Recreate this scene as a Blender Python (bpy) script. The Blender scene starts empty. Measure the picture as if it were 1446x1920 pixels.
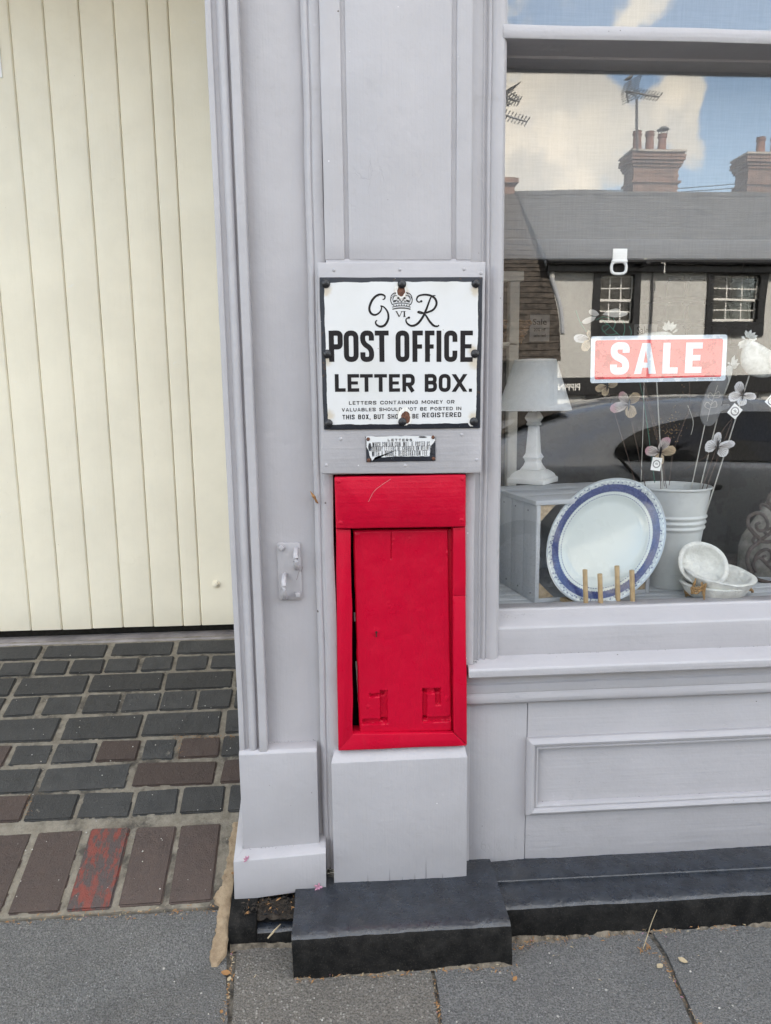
import bpy, bmesh, math, random
import numpy as np
from mathutils import Vector, Matrix, Euler, noise as mnoise
rnd = random.Random(7)
R_ = math.radians
SC = bpy.context.scene
COL = SC.collection

# ------------------------------------------------------------------ camera
YAW, PIT, ROL, FPX, PW, PH = R_(3.86), R_(9.265), R_(-0.664), 1360.1, 1446.0, 1920.0
CAM = Vector((0, -1.55, 1.21))
FWD = Vector((math.sin(YAW)*math.cos(PIT), math.cos(YAW)*math.cos(PIT), -math.sin(PIT)))
_r = Vector((math.cos(YAW), -math.sin(YAW), 0)); _u = _r.cross(FWD)
RGT = _r*math.cos(ROL) + _u*math.sin(ROL); UPV = -_r*math.sin(ROL) + _u*math.cos(ROL)
cd = bpy.data.cameras.new('camera'); cam = bpy.data.objects.new('camera', cd); COL.objects.link(cam)
cd.sensor_fit = 'HORIZONTAL'; cd.sensor_width = 36; cd.lens = 36*FPX/PW
cd.clip_start = 0.02; cd.clip_end = 2000
cam.matrix_world = Matrix(((RGT.x, UPV.x, -FWD.x, CAM.x), (RGT.y, UPV.y, -FWD.y, CAM.y), (RGT.z, UPV.z, -FWD.z, CAM.z), (0, 0, 0, 1)))
SC.camera = cam
SC.view_settings.view_transform = 'Standard'; SC.view_settings.look = 'None'
SC.view_settings.gamma = 1.0; SC.view_settings.exposure = 2.56
SC.view_settings.use_curve_mapping = False
cy = SC.cycles
cy.use_denoising = True
try: cy.denoiser = 'OPENIMAGEDENOISE'; cy.denoising_input_passes = 'RGB_ALBEDO_NORMAL'; cy.denoising_prefilter = 'ACCURATE'
except Exception: pass
cy.max_bounces = 8; cy.transparent_max_bounces = 16; cy.glossy_bounces = 5; cy.diffuse_bounces = 4
cy.caustics_reflective = False; cy.caustics_refractive = False

def ray(px, py): return FWD + RGT*((px-PW/2)/FPX) - UPV*((py-PH/2)/FPX)
def P(px, py, Y):
    d = ray(px, py); return CAM + d*((Y-CAM.y)/d.y)
def PZ(px, py, Z):
    d = ray(px, py); return CAM + d*((Z-CAM.z)/d.z)
def PXX(px, py, X):
    d = ray(px, py); return CAM + d*((X-CAM.x)/d.x)
YG = 0.10                                   # plane of the shop window glass
def M(px, py, Yv):                          # a point seen mirrored in the glass, put where it really stands across the street
    p = P(px, py, Yv); p.y = 2*YG - p.y; return p

# ------------------------------------------------------------------ node helper
class NT:
    def __init__(s, nt): s.t = nt; s.n = nt.nodes; s.l = nt.links
    def new(s, typ, ins=None, **at):
        n = s.n.new(typ)
        for k, v in at.items(): setattr(n, k, v)
        for k, v in (ins or {}).items():
            sock = n.inputs[k]
            if hasattr(v, 'is_linked') or hasattr(v, 'links'): s.l.new(v, sock)
            elif isinstance(v, bpy.types.Node): s.l.new(v.outputs[0], sock)
            else:
                if isinstance(v, (tuple, list)) and len(v) == 3 and sock.type == 'RGBA': v = (*v, 1)
                sock.default_value = v
        return n
    def math(s, op, a, b=0.0, c=0.0, clamp=False):
        return s.new('ShaderNodeMath', {0: a, 1: b, 2: c}, operation=op, use_clamp=clamp).outputs[0]
    def vmath(s, op, a, b=(0, 0, 0)):
        n = s.new('ShaderNodeVectorMath', {0: a, 1: b}, operation=op)
        return n.outputs['Value'] if op in ('LENGTH', 'DOT_PRODUCT', 'DISTANCE') else n.outputs[0]
    def noise(s, vec, scale, detail=4, rough=.55, dist=0.0):
        return s.new('ShaderNodeTexNoise', {'Vector': vec, 'Scale': scale, 'Detail': detail, 'Roughness': rough, 'Distortion': dist}).outputs[0]
    def voro(s, vec, scale, out='Distance'):
        return s.new('ShaderNodeTexVoronoi', {'Vector': vec, 'Scale': scale}).outputs[out]
    def map(s, v, a, b, c=0.0, d=1.0, smooth=True):
        return s.new('ShaderNodeMapRange', {0: v, 1: a, 2: b, 3: c, 4: d}, interpolation_type='SMOOTHSTEP' if smooth else 'LINEAR').outputs[0]
    def mix(s, f, a, b):
        n = s.new('ShaderNodeMix', data_type='RGBA')
        for k, v in ((0, f), (6, a), (7, b)):
            if isinstance(v, (tuple, list)): n.inputs[k].default_value = (*v, 1)[:4]
            elif isinstance(v, (int, float)): n.inputs[k].default_value = v
            else: s.l.new(v, n.inputs[k])
        return n.outputs[2]
    def scale(s, v, sc): return s.new('ShaderNodeMapping', {'Vector': v, 'Scale': sc}).outputs[0]
    def bump(s, h, strength=.3, dist=.002, prev=None):
        i = {'Height': h, 'Strength': strength, 'Distance': dist}
        if prev is not None: i['Normal'] = prev
        return s.new('ShaderNodeBump', i).outputs[0]

def newmat(name):
    m = bpy.data.materials.new(name); m.use_nodes = True
    t = NT(m.node_tree); b = t.n['Principled BSDF']
    return m, t, b
def setb(t, b, **k):
    for kk, v in k.items():
        kk = kk.replace('_', ' ')
        s = b.inputs[kk]
        if hasattr(v, 'is_linked'): t.l.new(v, s)
        else:
            if isinstance(v, tuple) and len(v) == 3 and s.type == 'RGBA': v = (*v, 1)
            s.default_value = v
def pos(t): return t.new('ShaderNodeNewGeometry').outputs['Position']
def objc(t): return t.new('ShaderNodeTexCoord').outputs['Object']

def sh(c, k): return tuple(min(1, x*k) for x in c)
def plain(name, c, rough=.5, metal=0.0, var=.12, vs=30, bump=.1, bs=200, bd=.001, coat=0.0, spec=.5, rvar=0.1):
    m, t, b = newmat(name); p = pos(t)
    n = t.noise(p, vs, 5)
    col = t.mix(t.map(n, .3, .7), sh(c, 1-var), sh(c, 1+var))
    rr = t.map(t.noise(p, vs*2.3, 3), .3, .7, max(0, rough-rvar), min(1, rough+rvar))
    setb(t, b, Base_Color=col, Roughness=rr, Metallic=metal, Coat_Weight=coat, Specular_IOR_Level=spec)
    if bump: setb(t, b, Normal=t.bump(t.noise(p, bs, 4), bump, bd))
    return m

def paint(name, c, rough=.42, axis='z', dirt=.9, grain=.24, lumps=.45, chips=(.72, .70, .70), speck=1.0, crack=.13):
    """old gloss paint on wood: grain, brush lines, lumps, specks of dirt, small chips, grime"""
    m, t, b = newmat(name); p = pos(t)
    sc = {'z': (150, 150, 5), 'x': (5, 150, 150)}[axis]
    g = t.noise(t.scale(p, sc), 1.0, 5, .6)
    g2 = t.noise(t.scale(p, tuple(x*.25 for x in sc)), 1.0, 3, .5)
    big = t.noise(p, 4.5, 5, .6); mid = t.noise(p, 28, 5, .6, .6)
    col = t.mix(t.map(big, .3, .7), sh(c, .955), sh(c, 1.04))
    col = t.mix(t.math('MULTIPLY', t.map(g, .52, .75), .06), col, sh(c, .80))
    gr = t.math('MULTIPLY', t.map(mid, .56, .78), t.map(t.noise(p, 3.1, 3), .45, .7))
    col = t.mix(t.math('MULTIPLY', gr, .30*dirt), col, (c[0]*.62, c[1]*.58, c[2]*.50))
    v = t.new('ShaderNodeTexVoronoi', {'Vector': p, 'Scale': 42.0, 'Randomness': 1.0})
    rc = t.new('ShaderNodeSeparateColor', {0: v.outputs['Color']})
    thr = t.math('MULTIPLY', t.math('POWER', rc.outputs[0], 8.0), .075*speck)
    spot = t.math('LESS_THAN', v.outputs['Distance'], thr)
    col = t.mix(t.math('MULTIPLY', spot, t.math('GREATER_THAN', rc.outputs[1], .45)), col, (c[0]*.30, c[1]*.26, c[2]*.22))
    col = t.mix(t.math('MULTIPLY', spot, t.math('LESS_THAN', rc.outputs[1], .20)), col, chips)
    vc = t.new('ShaderNodeTexVoronoi', {'Vector': t.vmath('ADD', t.scale(p, {'z': (46, 46, 5), 'x': (5, 46, 46)}[axis]), t.vmath('SCALE', t.new('ShaderNodeTexNoise', {'Vector': p, 'Scale': 20.0, 'Detail': 3.0}).outputs['Color'], (0, 0, 0))), 'Scale': 1.0}, feature='DISTANCE_TO_EDGE')
    ckm = t.math('MULTIPLY', t.map(vc.outputs['Distance'], .008, .022, 1, 0), t.map(t.noise(p, 5.3, 4, .6), .60, .70))
    col = t.mix(t.math('MULTIPLY', ckm, crack), col, sh(c, .45))
    scf = t.math('MULTIPLY', t.map(t.noise(p, 9.5, 6, .75, .5), .63, .70), t.map(t.noise(p, 240, 2, .7), .45, .6))
    col = t.mix(t.math('MULTIPLY', scf, .35), col, tuple(min(.8, x*1.35) for x in c))
    setb(t, b, Base_Color=col, Roughness=t.map(mid, .3, .7, rough-.08, rough+.12), Specular_IOR_Level=.18 if c[0] > c[1]*5 else .42)
    h = t.math('ADD', t.math('MULTIPLY', g, grain), t.math('MULTIPLY', g2, grain*1.5))
    h = t.math('ADD', h, t.math('MULTIPLY', t.noise(p, 60, 4, .6), lumps))
    h = t.math('ADD', h, t.math('MULTIPLY', t.noise(p, 11, 3, .5), lumps*2.5)); h = t.math('SUBTRACT', h, t.math('MULTIPLY', ckm, crack))
    setb(t, b, Normal=t.bump(h, .75, .0030))
    return m

# ------------------------------------------------------------------ world: sky with clouds, and the sun behind the shop
SUN_EL, SUN_AZ = R_(46), R_(14)             # azimuth from +y (behind the shop) towards +x
w = bpy.data.worlds.new('World'); SC.world = w; w.use_nodes = True
t = NT(w.node_tree)
for n in list(t.n): t.n.remove(n)
sky = t.new('ShaderNodeTexSky', sky_type='NISHITA', sun_disc=False, sun_elevation=SUN_EL, sun_rotation=SUN_AZ, altitude=50, air_density=1.0, dust_density=1.2, ozone_density=1.2)
dirv = t.vmath('NORMALIZE', t.new('ShaderNodeTexCoord').outputs['Generated'])
sep = t.new('ShaderNodeSeparateXYZ', {0: dirv})
zc = t.math('MAXIMUM', sep.outputs[2], 0.12)
flat = t.new('ShaderNodeCombineXYZ', {0: t.math('DIVIDE', sep.outputs[0], zc), 1: t.math('DIVIDE', sep.outputs[1], zc), 2: 3.7})
nA = t.noise(t.vmath('ADD', dirv, (3.1, 1.7, .4)), 3.4, 8, .58, .25)
nB = t.noise(dirv, 14.0, 6, .6)
dens = t.math('ADD', nA, t.math('MULTIPLY', t.math('SUBTRACT', nB, .5), .70))
def rdir(px, py):
    d = ray(px, py); return Vector((d.x, -d.y, d.z)).normalized()
CL = [((1400, 190), .17, -.34), ((1330, 120), .13, -.20), ((1140, 30), .10, -.20), ((1010, 200), .15, .13), ((1090, 250), .09, .15), ((985, 310), .10, .14), ((1050, 140), .09, .10), ((1120, 330), .05, -.12), ((960, 130), .03, -.1), ((1235, 12), .05, .36), ((1290, 165), .040, .36), ((1275, 213), .035, .32), ((1200, 230), .05, .16),
      ((1303, 290), .030, .36), ((1090, 345), .02, .22), ((1180, 40), .03, .2), ((1250, 110), .025, .14), ((1330, 355), .03, .12), ((1420, 60), .06, .22), ((1380, 320), .03, .2)]
CLOUD_BIAS = .075
dens = t.math('ADD', dens, CLOUD_BIAS)
for (px, rad, amt) in CL:
    d = t.vmath('DISTANCE', dirv, tuple(rdir(*px)))
    dens = t.math('ADD', dens, t.map(d, 0.0, rad*1.5, amt, 0.0))
hole = t.vmath('DISTANCE', dirv, tuple(rdir(1330, 230)))
cov = t.map(dens, .52, .64)
thick = t.map(dens, .60, .95)
shade = t.mix(thick, (5.2, 4.95, 4.5), (6.6, 6.1, 5.4))
shade = t.mix(t.map(nB, .38, .62, 0, .8), shade, (3.9, 3.9, 3.9))
skyc = t.mix(t.math('MULTIPLY', cov, .93), sky.outputs[0], shade)
wb = t.vmath('MULTIPLY', skyc, (1.06, 1.0, .885))             # the camera's daylight white balance
bg = t.new('ShaderNodeBackground', {'Color': wb, 'Strength': 0.15})
t.new('ShaderNodeOutputWorld', {0: bg.outputs[0]})
sl = bpy.data.lights.new('sun', 'SUN'); sl.energy = 3.6; sl.angle = R_(.53); sl.color = (1, .93, .82)
so = bpy.data.objects.new('sun', sl); COL.objects.link(so); so.location = (2, 8, 12)
sd = Vector((math.sin(SUN_AZ)*math.cos(SUN_EL), math.cos(SUN_AZ)*math.cos(SUN_EL), math.sin(SUN_EL)))
so.rotation_euler = sd.to_track_quat('Z', 'Y').to_euler()

# ------------------------------------------------------------------ mesh builder and object tree
WL = {}
def link(o, parent=None):
    COL.objects.link(o)
    if parent is not None: o.parent = parent
def tag(o, label=None, cat=None, group=None, kind=None):
    if label: o['label'] = label
    if cat: o['category'] = cat
    if group: o['group'] = group
    if kind: o['kind'] = kind
    return o
def thing(name, label, cat, loc=(0, 0, 0), group=None, kind=None, mat4=None):
    o = bpy.data.objects.new(name, None); o.empty_display_size = .05; link(o)
    if mat4 is not None: o.matrix_world = mat4; WL[o.name] = Vector((0, 0, 0))      # parts come in local coordinates
    else: o.location = loc; WL[o.name] = Vector(loc)
    return tag(o, label, cat, group, kind)
def copy_tree(o, parent=None):
    c = o.copy(); link(c)
    if parent is not None: c.parent = parent
    for ch in o.children: copy_tree(ch, c)
    return c

class MB:
    def __init__(s): s.v = []; s.f = []
    def add(s, vs, fs):
        k = len(s.v); s.v += [tuple(x) for x in vs]; s.f += [tuple(i+k for i in f) for f in fs]; return s
    def box(s, x0, x1, y0, y1, z0, z1):
        return s.add([(x0, y0, z0), (x1, y0, z0), (x1, y1, z0), (x0, y1, z0), (x0, y0, z1), (x1, y0, z1), (x1, y1, z1), (x0, y1, z1)],
                     [(0, 3, 2, 1), (4, 5, 6, 7), (0, 1, 5, 4), (1, 2, 6, 5), (2, 3, 7, 6), (3, 0, 4, 7)])
    def hexa(s, p):                          # eight corners ordered as in box
        return s.add(p, [(0, 3, 2, 1), (4, 5, 6, 7), (0, 1, 5, 4), (1, 2, 6, 5), (2, 3, 7, 6), (3, 0, 4, 7)])
    def extr(s, prof, axis, a0, a1, n=1, closed=True):
        """prof: list of 2D points; axis 'z': (x,y) along z, 'x': (y,z) along x, 'y': (x,z) along y"""
        m = len(prof); vs = []
        for i in range(n+1):
            a = a0+(a1-a0)*i/n
            for (u, v) in prof:
                vs.append({'z': (u, v, a), 'x': (a, u, v), 'y': (u, a, v)}[axis])
        fs = [(i*m+j, i*m+(j+1) % m, (i+1)*m+(j+1) % m, (i+1)*m+j) for i in range(n) for j in range(m if closed else m-1)]
        if closed: fs += [tuple(range(m-1, -1, -1)), tuple(n*m+j for j in range(m))]
        return s.add(vs, fs)
    def tube(s, path, r, n=8, cap=True):
        path = [Vector(p) for p in path]; rs = r if isinstance(r, (list, tuple)) else [r]*len(path)
        vs = []; up = Vector((.13, .31, .94)).normalized()
        for i, p in enumerate(path):
            d = (path[min(i+1, len(path)-1)]-path[max(i-1, 0)])
            d = d.normalized() if d.length > 1e-9 else Vector((0, 0, 1))
            a = d.cross(up)
            if a.length < .05: a = d.cross(Vector((1, 0, 0)))
            a.normalize(); b = d.cross(a); up = -b if False else up
            for k in range(n):
                q = 2*math.pi*k/n; vs.append(p+a*math.cos(q)*rs[i]+b*math.sin(q)*rs[i])
        m = len(path); fs = [(i*n+k, i*n+(k+1) % n, (i+1)*n+(k+1) % n, (i+1)*n+k) for i in range(m-1) for k in range(n)]
        if cap: fs += [tuple(range(n-1, -1, -1)), tuple((m-1)*n+k for k in range(n))]
        return s.add(vs, fs)
    def lathe(s, prof, c=(0, 0, 0), n=32, sx=1, sy=1, closed=False, fn=None):
        vs = []; m = len(prof)
        for k in range(n):
            q = 2*math.pi*k/n
            for (r, z) in prof:
                v = [c[0]+r*sx*math.cos(q), c[1]+r*sy*math.sin(q), c[2]+z]
                vs.append(fn(v, q, r) if fn else v)
        fs = [(k*m+j, ((k+1) % n)*m+j, ((k+1) % n)*m+j+1, k*m+j+1) for k in range(n) for j in range(m-1)]
        return s.add(vs, fs)
    def sphere(s, c, r, nu=10, nv=6, sc=(1, 1, 1)):
        prof = [(r*math.sin(math.pi*j/nv)+1e-6, -r*math.cos(math.pi*j/nv)) for j in range(nv+1)]
        vs = []; c = Vector(c)
        for k in range(nu):
            q = 2*math.pi*k/nu
            for (rr, z) in prof: vs.append((c.x+rr*math.cos(q)*sc[0], c.y+rr*math.sin(q)*sc[1], c.z+z*sc[2]))
        m = nv+1
        return s.add(vs, [(k*m+j, ((k+1) % nu)*m+j, ((k+1) % nu)*m+j+1, k*m+j+1) for k in range(nu) for j in range(nv)])
    def grid(s, fn, nu, nv):
        vs = [fn(i/nu, j/nv) for j in range(nv+1) for i in range(nu+1)]
        return s.add(vs, [(j*(nu+1)+i, j*(nu+1)+i+1, (j+1)*(nu+1)+i+1, (j+1)*(nu+1)+i) for j in range(nv) for i in range(nu)])
    def wob(s, amp, freq=9.0, seed=0.0):
        o = Vector((seed, seed*1.7, 0))
        s.v = [tuple(Vector(p)+mnoise.noise_vector(Vector(p)*freq+o)*amp) for p in s.v]; return s
    def xf(s, m4): s.v = [tuple(m4 @ Vector(p)) for p in s.v]; return s
    def build(s, name, mat, parent=None, bevel=0.0, smooth=False, seg=2, fixn=True, label=None, kind=None, solid=0.0, sub=0, ang=35, local=False):
        off = Vector((0, 0, 0))
        if parent is not None: off = WL[parent.name]
        me = bpy.data.meshes.new(name)
        me.from_pydata([tuple(Vector(p)-off) for p in s.v], [], s.f)
        if fixn:
            bm = bmesh.new(); bm.from_mesh(me)
            bmesh.ops.remove_doubles(bm, verts=bm.verts, dist=1e-6)
            bmesh.ops.recalc_face_normals(bm, faces=bm.faces); bm.to_mesh(me); bm.free()
        if mat: me.materials.append(mat)
        o = bpy.data.objects.new(name, me); link(o, parent); WL[o.name] = off.copy()
        if solid: md = o.modifiers.new('solid', 'SOLIDIFY'); md.thickness = solid; md.offset = 0
        if sub: md = o.modifiers.new('sub', 'SUBSURF'); md.levels = md.render_levels = sub
        if bevel: md = o.modifiers.new('bevel', 'BEVEL'); md.width = bevel; md.segments = seg; md.limit_method = 'ANGLE'; md.angle_limit = R_(30)
        if smooth or bevel or sub:
            for f in me.polygons: f.use_smooth = True
            if not sub and not bevel:
                try: me.set_sharp_from_angle(angle=R_(ang))
                except Exception: pass
        return tag(o, label=label, kind=kind)
def solo(o, label, cat, group=None): return tag(o, label, cat, group)

# ---- flat print: ribbons and letters on a plane y = const (x right, z up)
def fillet(pts, rad, closed=False, n=5):
    out = []; N = len(pts)
    for i, p in enumerate(pts):
        r = rad[i] if isinstance(rad, (list, tuple)) else rad
        if (not closed and i in (0, N-1)) or r <= 0: out.append(Vector(p)); continue
        p = Vector(p); a = Vector(pts[i-1])-p; b = Vector(pts[(i+1) % N])-p
        rr = min(r, a.length*.499, b.length*.499); pa = p+a.normalized()*rr; pb = p+b.normalized()*rr
        for k in range(n+1):
            u = k/n; out.append((pa*(1-u)**2 + p*2*u*(1-u) + pb*u*u) if False else pa*(1-u)**2+p*(2*u*(1-u))+pb*(u*u))
    return out
def ribbon2d(pts, wid, closed=False):
    """offset polyline with mitres -> verts2d, quads; wid may be a list"""
    N = len(pts); L = []; Rr = []
    for i, p in enumerate(pts):
        wv = wid[i] if isinstance(wid, (list, tuple)) else wid
        a = pts[(i-1) % N] if (closed or i > 0) else None; b = pts[(i+1) % N] if (closed or i < N-1) else None
        d1 = (p-a).normalized() if a is not None and (p-a).length > 1e-9 else None
        d2 = (b-p).normalized() if b is not None and (b-p).length > 1e-9 else None
        if d1 is None: d1 = d2
        if d2 is None: d2 = d1
        n1 = Vector((-d1.y, d1.x)); n2 = Vector((-d2.y, d2.x)); m = (n1+n2)
        m = m.normalized() if m.length > 1e-6 else n1
        k = 1/max(.45, m.dot(n1)); L.append(p+m*wv*.5*k); Rr.append(p-m*wv*.5*k)
    vs = L+Rr; q = [(i, (i+1) % N, N+(i+1) % N, N+i) for i in range(N if closed else N-1)]
    return vs, q
def catmull(pts, n=6):
    pts = [Vector(p) for p in pts]; out = []
    for i in range(len(pts)-1):
        p0, p1, p2, p3 = pts[max(i-1, 0)], pts[i], pts[i+1], pts[min(i+2, len(pts)-1)]
        for k in range(n):
            u = k/n; out.append(.5*((2*p1)+(p2-p0)*u+(2*p0-5*p1+4*p2-p3)*u*u+(3*p1-p0-3*p2+p3)*u**3))
    out.append(pts[-1]); return out
def glyph(ch, w, h, t, tv=None):
    """strokes of a heavy grotesque capital in a w x h cell; vertical stems t, horizontals tv -> list of (verts2d, quads)"""
    tv = tv or t; l, r, b, tp = t/2, w-t/2, tv/2, h-tv/2; S = []
    def st(pts, rad=0, closed=False, wid=None):
        pts = fillet([Vector(p) for p in pts], rad, closed); S.append(ribbon2d(pts, wid or t, closed))
    def bar(x0, x1, z0, z1): S.append(([Vector((x0, z0)), Vector((x1, z0)), Vector((x1, z1)), Vector((x0, z1))], [(0, 1, 2, 3)]))
    R0 = min(w, h)*.42
    if ch == 'P':
        bar(0, t, 0, h); m = h*.40; st([(t*.9, tp), (r, tp), (r, m+tv*.5), (t*.9, m+tv*.5)], R0)
    elif ch == 'R':
        bar(0, t, 0, h); m = h*.42; st([(t*.9, tp), (r, tp), (r, m), (t*.9, m)], R0); S.append(ribbon2d([Vector((w*.48, m)), Vector((w-t*.5, 0))], t))
    elif ch == 'B':
        bar(0, t, 0, h); m = h*.52; st([(t*.9, tp), (r-t*.08, tp), (r-t*.08, m), (t*.9, m)], R0); st([(t*.9, m), (r, m), (r, b), (t*.9, b)], R0)
    elif ch == 'O': st([(l, tp), (r, tp), (r, b), (l, b)], R0, True)
    elif ch == 'C': st([(r, h*.64), (r, tp), (l, tp), (l, b), (r, b), (r, h*.36)], R0)
    elif ch == 'S': st([(r, h*.68), (r, tp), (l, tp), (l, h*.60), (r, h*.42), (r, b), (l, b), (l, h*.31)], [0, R0, R0, R0*.8, R0*.8, R0, R0, 0])
    elif ch == 'T': bar(0, w, h-tv, h); bar(w/2-t/2, w/2+t/2, 0, h-tv*.9)
    elif ch == 'I': bar(0, w, 0, h)
    elif ch == 'L': bar(0, t, 0, h); bar(t*.9, w, 0, tv)
    elif ch == 'E': bar(0, t, 0, h); bar(t*.9, w, 0, tv); bar(t*.9, w, h-tv, h); bar(t*.9, w*.9, h*.5-tv*.45, h*.5+tv*.45)
    elif ch == 'F': bar(0, t, 0, h); bar(t*.9, w, h-tv, h); bar(t*.9, w*.92, h*.5-tv*.5, h*.5+tv*.4)
    elif ch == 'N': bar(0, t, 0, h); bar(w-t, w, 0, h); S.append(([Vector((0, h)), Vector((t*1.05, h)), Vector((w, 0)), Vector((w-t*1.05, 0))], [(0, 1, 2, 3)]))
    elif ch == 'X':
        S.append(([Vector((0, 0)), Vector((t*1.15, 0)), Vector((w, h)), Vector((w-t*1.15, h))], [(0, 1, 2, 3)]))
        S.append(([Vector((0, h)), Vector((t*1.15, h)), Vector((w, 0)), Vector((w-t*1.15, 0))], [(0, 1, 2, 3)]))
    elif ch == 'A':
        k = w*.5; S.append(([Vector((0, 0)), Vector((t, 0)), Vector((k+t*.15, h)), Vector((k-t*.55, h))], [(0, 1, 2, 3)]))
        S.append(([Vector((w-t, 0)), Vector((w, 0)), Vector((k+t*.55, h)), Vector((k-t*.15, h))], [(0, 1, 2, 3)])); bar(w*.22, w*.78, h*.2, h*.2+tv*.8)
    elif ch == 'G':
        st([(r, h*.64), (r, tp), (l, tp), (l, b), (r, b), (r, h*.46)], [0, R0, R0, R0, R0*.5, 0]); bar(w*.55, w, h*.44-tv*.1, h*.44+tv*.8)
    elif ch == 'M':
        bar(0, t, 0, h); bar(w-t, w, 0, h)
        S.append(([Vector((t*.2, h)), Vector((t*1.3, h)), Vector((w*.5+t*.45, h*.18)), Vector((w*.5-t*.45, h*.18))], [(0, 1, 2, 3)])); S.append(([Vector((w-t*1.3, h)), Vector((w-t*.2, h)), Vector((w*.5+t*.45, h*.18)), Vector((w*.5-t*.45, h*.18))], [(0, 1, 2, 3)]))
    elif ch == 'Y':
        bar(w/2-t/2, w/2+t/2, 0, h*.48); S.append(([Vector((0, h)), Vector((t*1.1, h)), Vector((w*.5+t*.5, h*.45)), Vector((w*.5-t*.5, h*.45))], [(0, 1, 2, 3)])); S.append(([Vector((w-t*1.1, h)), Vector((w, h)), Vector((w*.5+t*.5, h*.45)), Vector((w*.5-t*.5, h*.45))], [(0, 1, 2, 3)]))
    elif ch == 'V':
        S.append(([Vector((0, h)), Vector((t*1.05, h)), Vector((w*.5+t*.5, 0)), Vector((w*.5-t*.5, 0))], [(0, 1, 2, 3)])); S.append(([Vector((w-t*1.05, h)), Vector((w, h)), Vector((w*.5+t*.5, 0)), Vector((w*.5-t*.5, 0))], [(0, 1, 2, 3)]))
    elif ch == 'W':
        for x_, k_ in ((0, .27), (w-t, .73)): S.append(([Vector((x_, h)), Vector((x_+t, h)), Vector((w*k_+t*.45, 0)), Vector((w*k_-t*.45, 0))], [(0, 1, 2, 3)]))
        for k_ in (.27, .73): S.append(([Vector((w*.5-t*.4, h*.85)), Vector((w*.5+t*.4, h*.85)), Vector((w*k_+t*.45, 0)), Vector((w*k_-t*.45, 0))], [(0, 1, 2, 3)]))
    elif ch == 'U': st([(l, h), (l, b), (r, b), (r, h)], R0)
    elif ch == 'D': bar(0, t, 0, h); st([(t*.9, tp), (r, tp), (r, b), (t*.9, b)], R0)
    elif ch == 'H': bar(0, t, 0, h); bar(w-t, w, 0, h); bar(t*.9, w-t*.9, h*.5-tv*.5, h*.5+tv*.5)
    elif ch == ',': bar(0, w, -w*1.1, w)
    elif ch == '.': bar(0, w, 0, w)
    return S
def put2d(mb, strokes, x0, z0, Y, flip=1, step=.00004):
    for i, (vs, qs) in enumerate(strokes): mb.add([(x0+flip*v.x, Y-flip*step*i, z0+v.y) for v in vs], qs)
_txt = {}
def textmesh(body, emb=0.0):
    k = (body, emb)
    if k in _txt: return _txt[k]
    cu = bpy.data.curves.new('lettering_source', 'FONT'); cu.body = body; cu.offset = emb; cu.resolution_u = 3; cu.fill_mode = 'FRONT'
    o = bpy.data.objects.new('lettering_source', cu); COL.objects.link(o)
    dg = bpy.context.evaluated_depsgraph_get(); ev = o.evaluated_get(dg); me = ev.to_mesh()
    vs = [(v.co.x, v.co.y) for v in me.vertices]; fs = [tuple(p.vertices) for p in me.polygons]
    ev.to_mesh_clear(); bpy.data.objects.remove(o); bpy.data.curves.remove(cu)
    xs = [v[0] for v in vs]; ys = [v[1] for v in vs]; x0, x1, y0, y1 = min(xs), max(xs), min(ys), max(ys)
    _txt[k] = ([((x-x0)/(x1-x0), (y-y0)/(y1-y0)) for x, y in vs], fs); return _txt[k]
def puttext(mb, body, x0, x1, z0, z1, Y, emb=.012, dz=0.0):
    vs, fs = textmesh(body, emb); mb.add([(x0+(x1-x0)*u, Y, z0+(z1-z0)*v+dz*u) for u, v in vs], fs)
CW_ = {'I': .22, ' ': .42, ',': .20, '.': .2, 'M': .95, 'W': 1.05, 'L': .58, 'E': .60, 'F': .58, 'T': .66}
def stroketext(mb, body, x0, x1, z0, z1, Y, stem=.20, gap=.20):
    h = z1-z0; tot = sum(CW_.get(c, .72) for c in body)+gap*(len(body)-1); k = (x1-x0)/tot; x = x0; t = stem*h
    for c in body:
        wv = CW_.get(c, .72)*k
        if c != ' ': put2d(mb, glyph(c, wv, h, min(t, wv*(.9 if c in 'I,.' else .31)), min(t*.85, wv*.34)), x, z0, Y, step=.00001)
        x += wv+gap*k
def poly(mb, pts, Y):                        # filled flat outline, points (x, z)
    n = len(pts); cx = sum(p[0] for p in pts)/n; cz = sum(p[1] for p in pts)/n
    mb.add([(p[0], Y, p[1]) for p in pts]+[(cx, Y, cz)], [(i, (i+1) % n, n) for i in range(n)]); return mb

# ------------------------------------------------------------------ materials
GREY = (.405, .390, .406)
M_paint = paint('grey_paint', GREY)
M_paintx = paint('grey_paint_boards', GREY, axis='x')
M_dirtyp = paint('grey_paint_grimy', GREY, dirt=1.6, speck=1.8, lumps=.6, crack=.5)
M_cream = paint('cream_paint', (.83, .772, .625), rough=.5, dirt=.6, grain=.10, lumps=.15, chips=(.4, .36, .28), speck=.6, crack=0.0)
M_red = paint('red_paint', (.465, .003, .025), rough=.34, dirt=.9, grain=.22, lumps=.32, chips=(.55, .25, .25), speck=.5)
M_redx = paint('red_paint_board', (.465, .003, .025), rough=.36, axis='x', dirt=.6, grain=.22, lumps=.4, chips=(.55, .25, .25), speck=.5)
M_white = plain('white_paint', (.90, .90, .88), .4, var=.03, bump=.15)
M_dark = plain('dark_void', (.012, .011, .010), .9)
M_soil = plain('dark_soil', (.035, .027, .020), .95, var=.5, vs=120, bump=.8, bs=300, bd=.004)
M_iron = plain('black_iron', (.012, .012, .015), .35, var=.3, vs=200, bump=.4, bs=400)
M_rust = plain('rust', (.115, .048, .028), .85, var=.4, vs=150, bump=.4)
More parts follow.
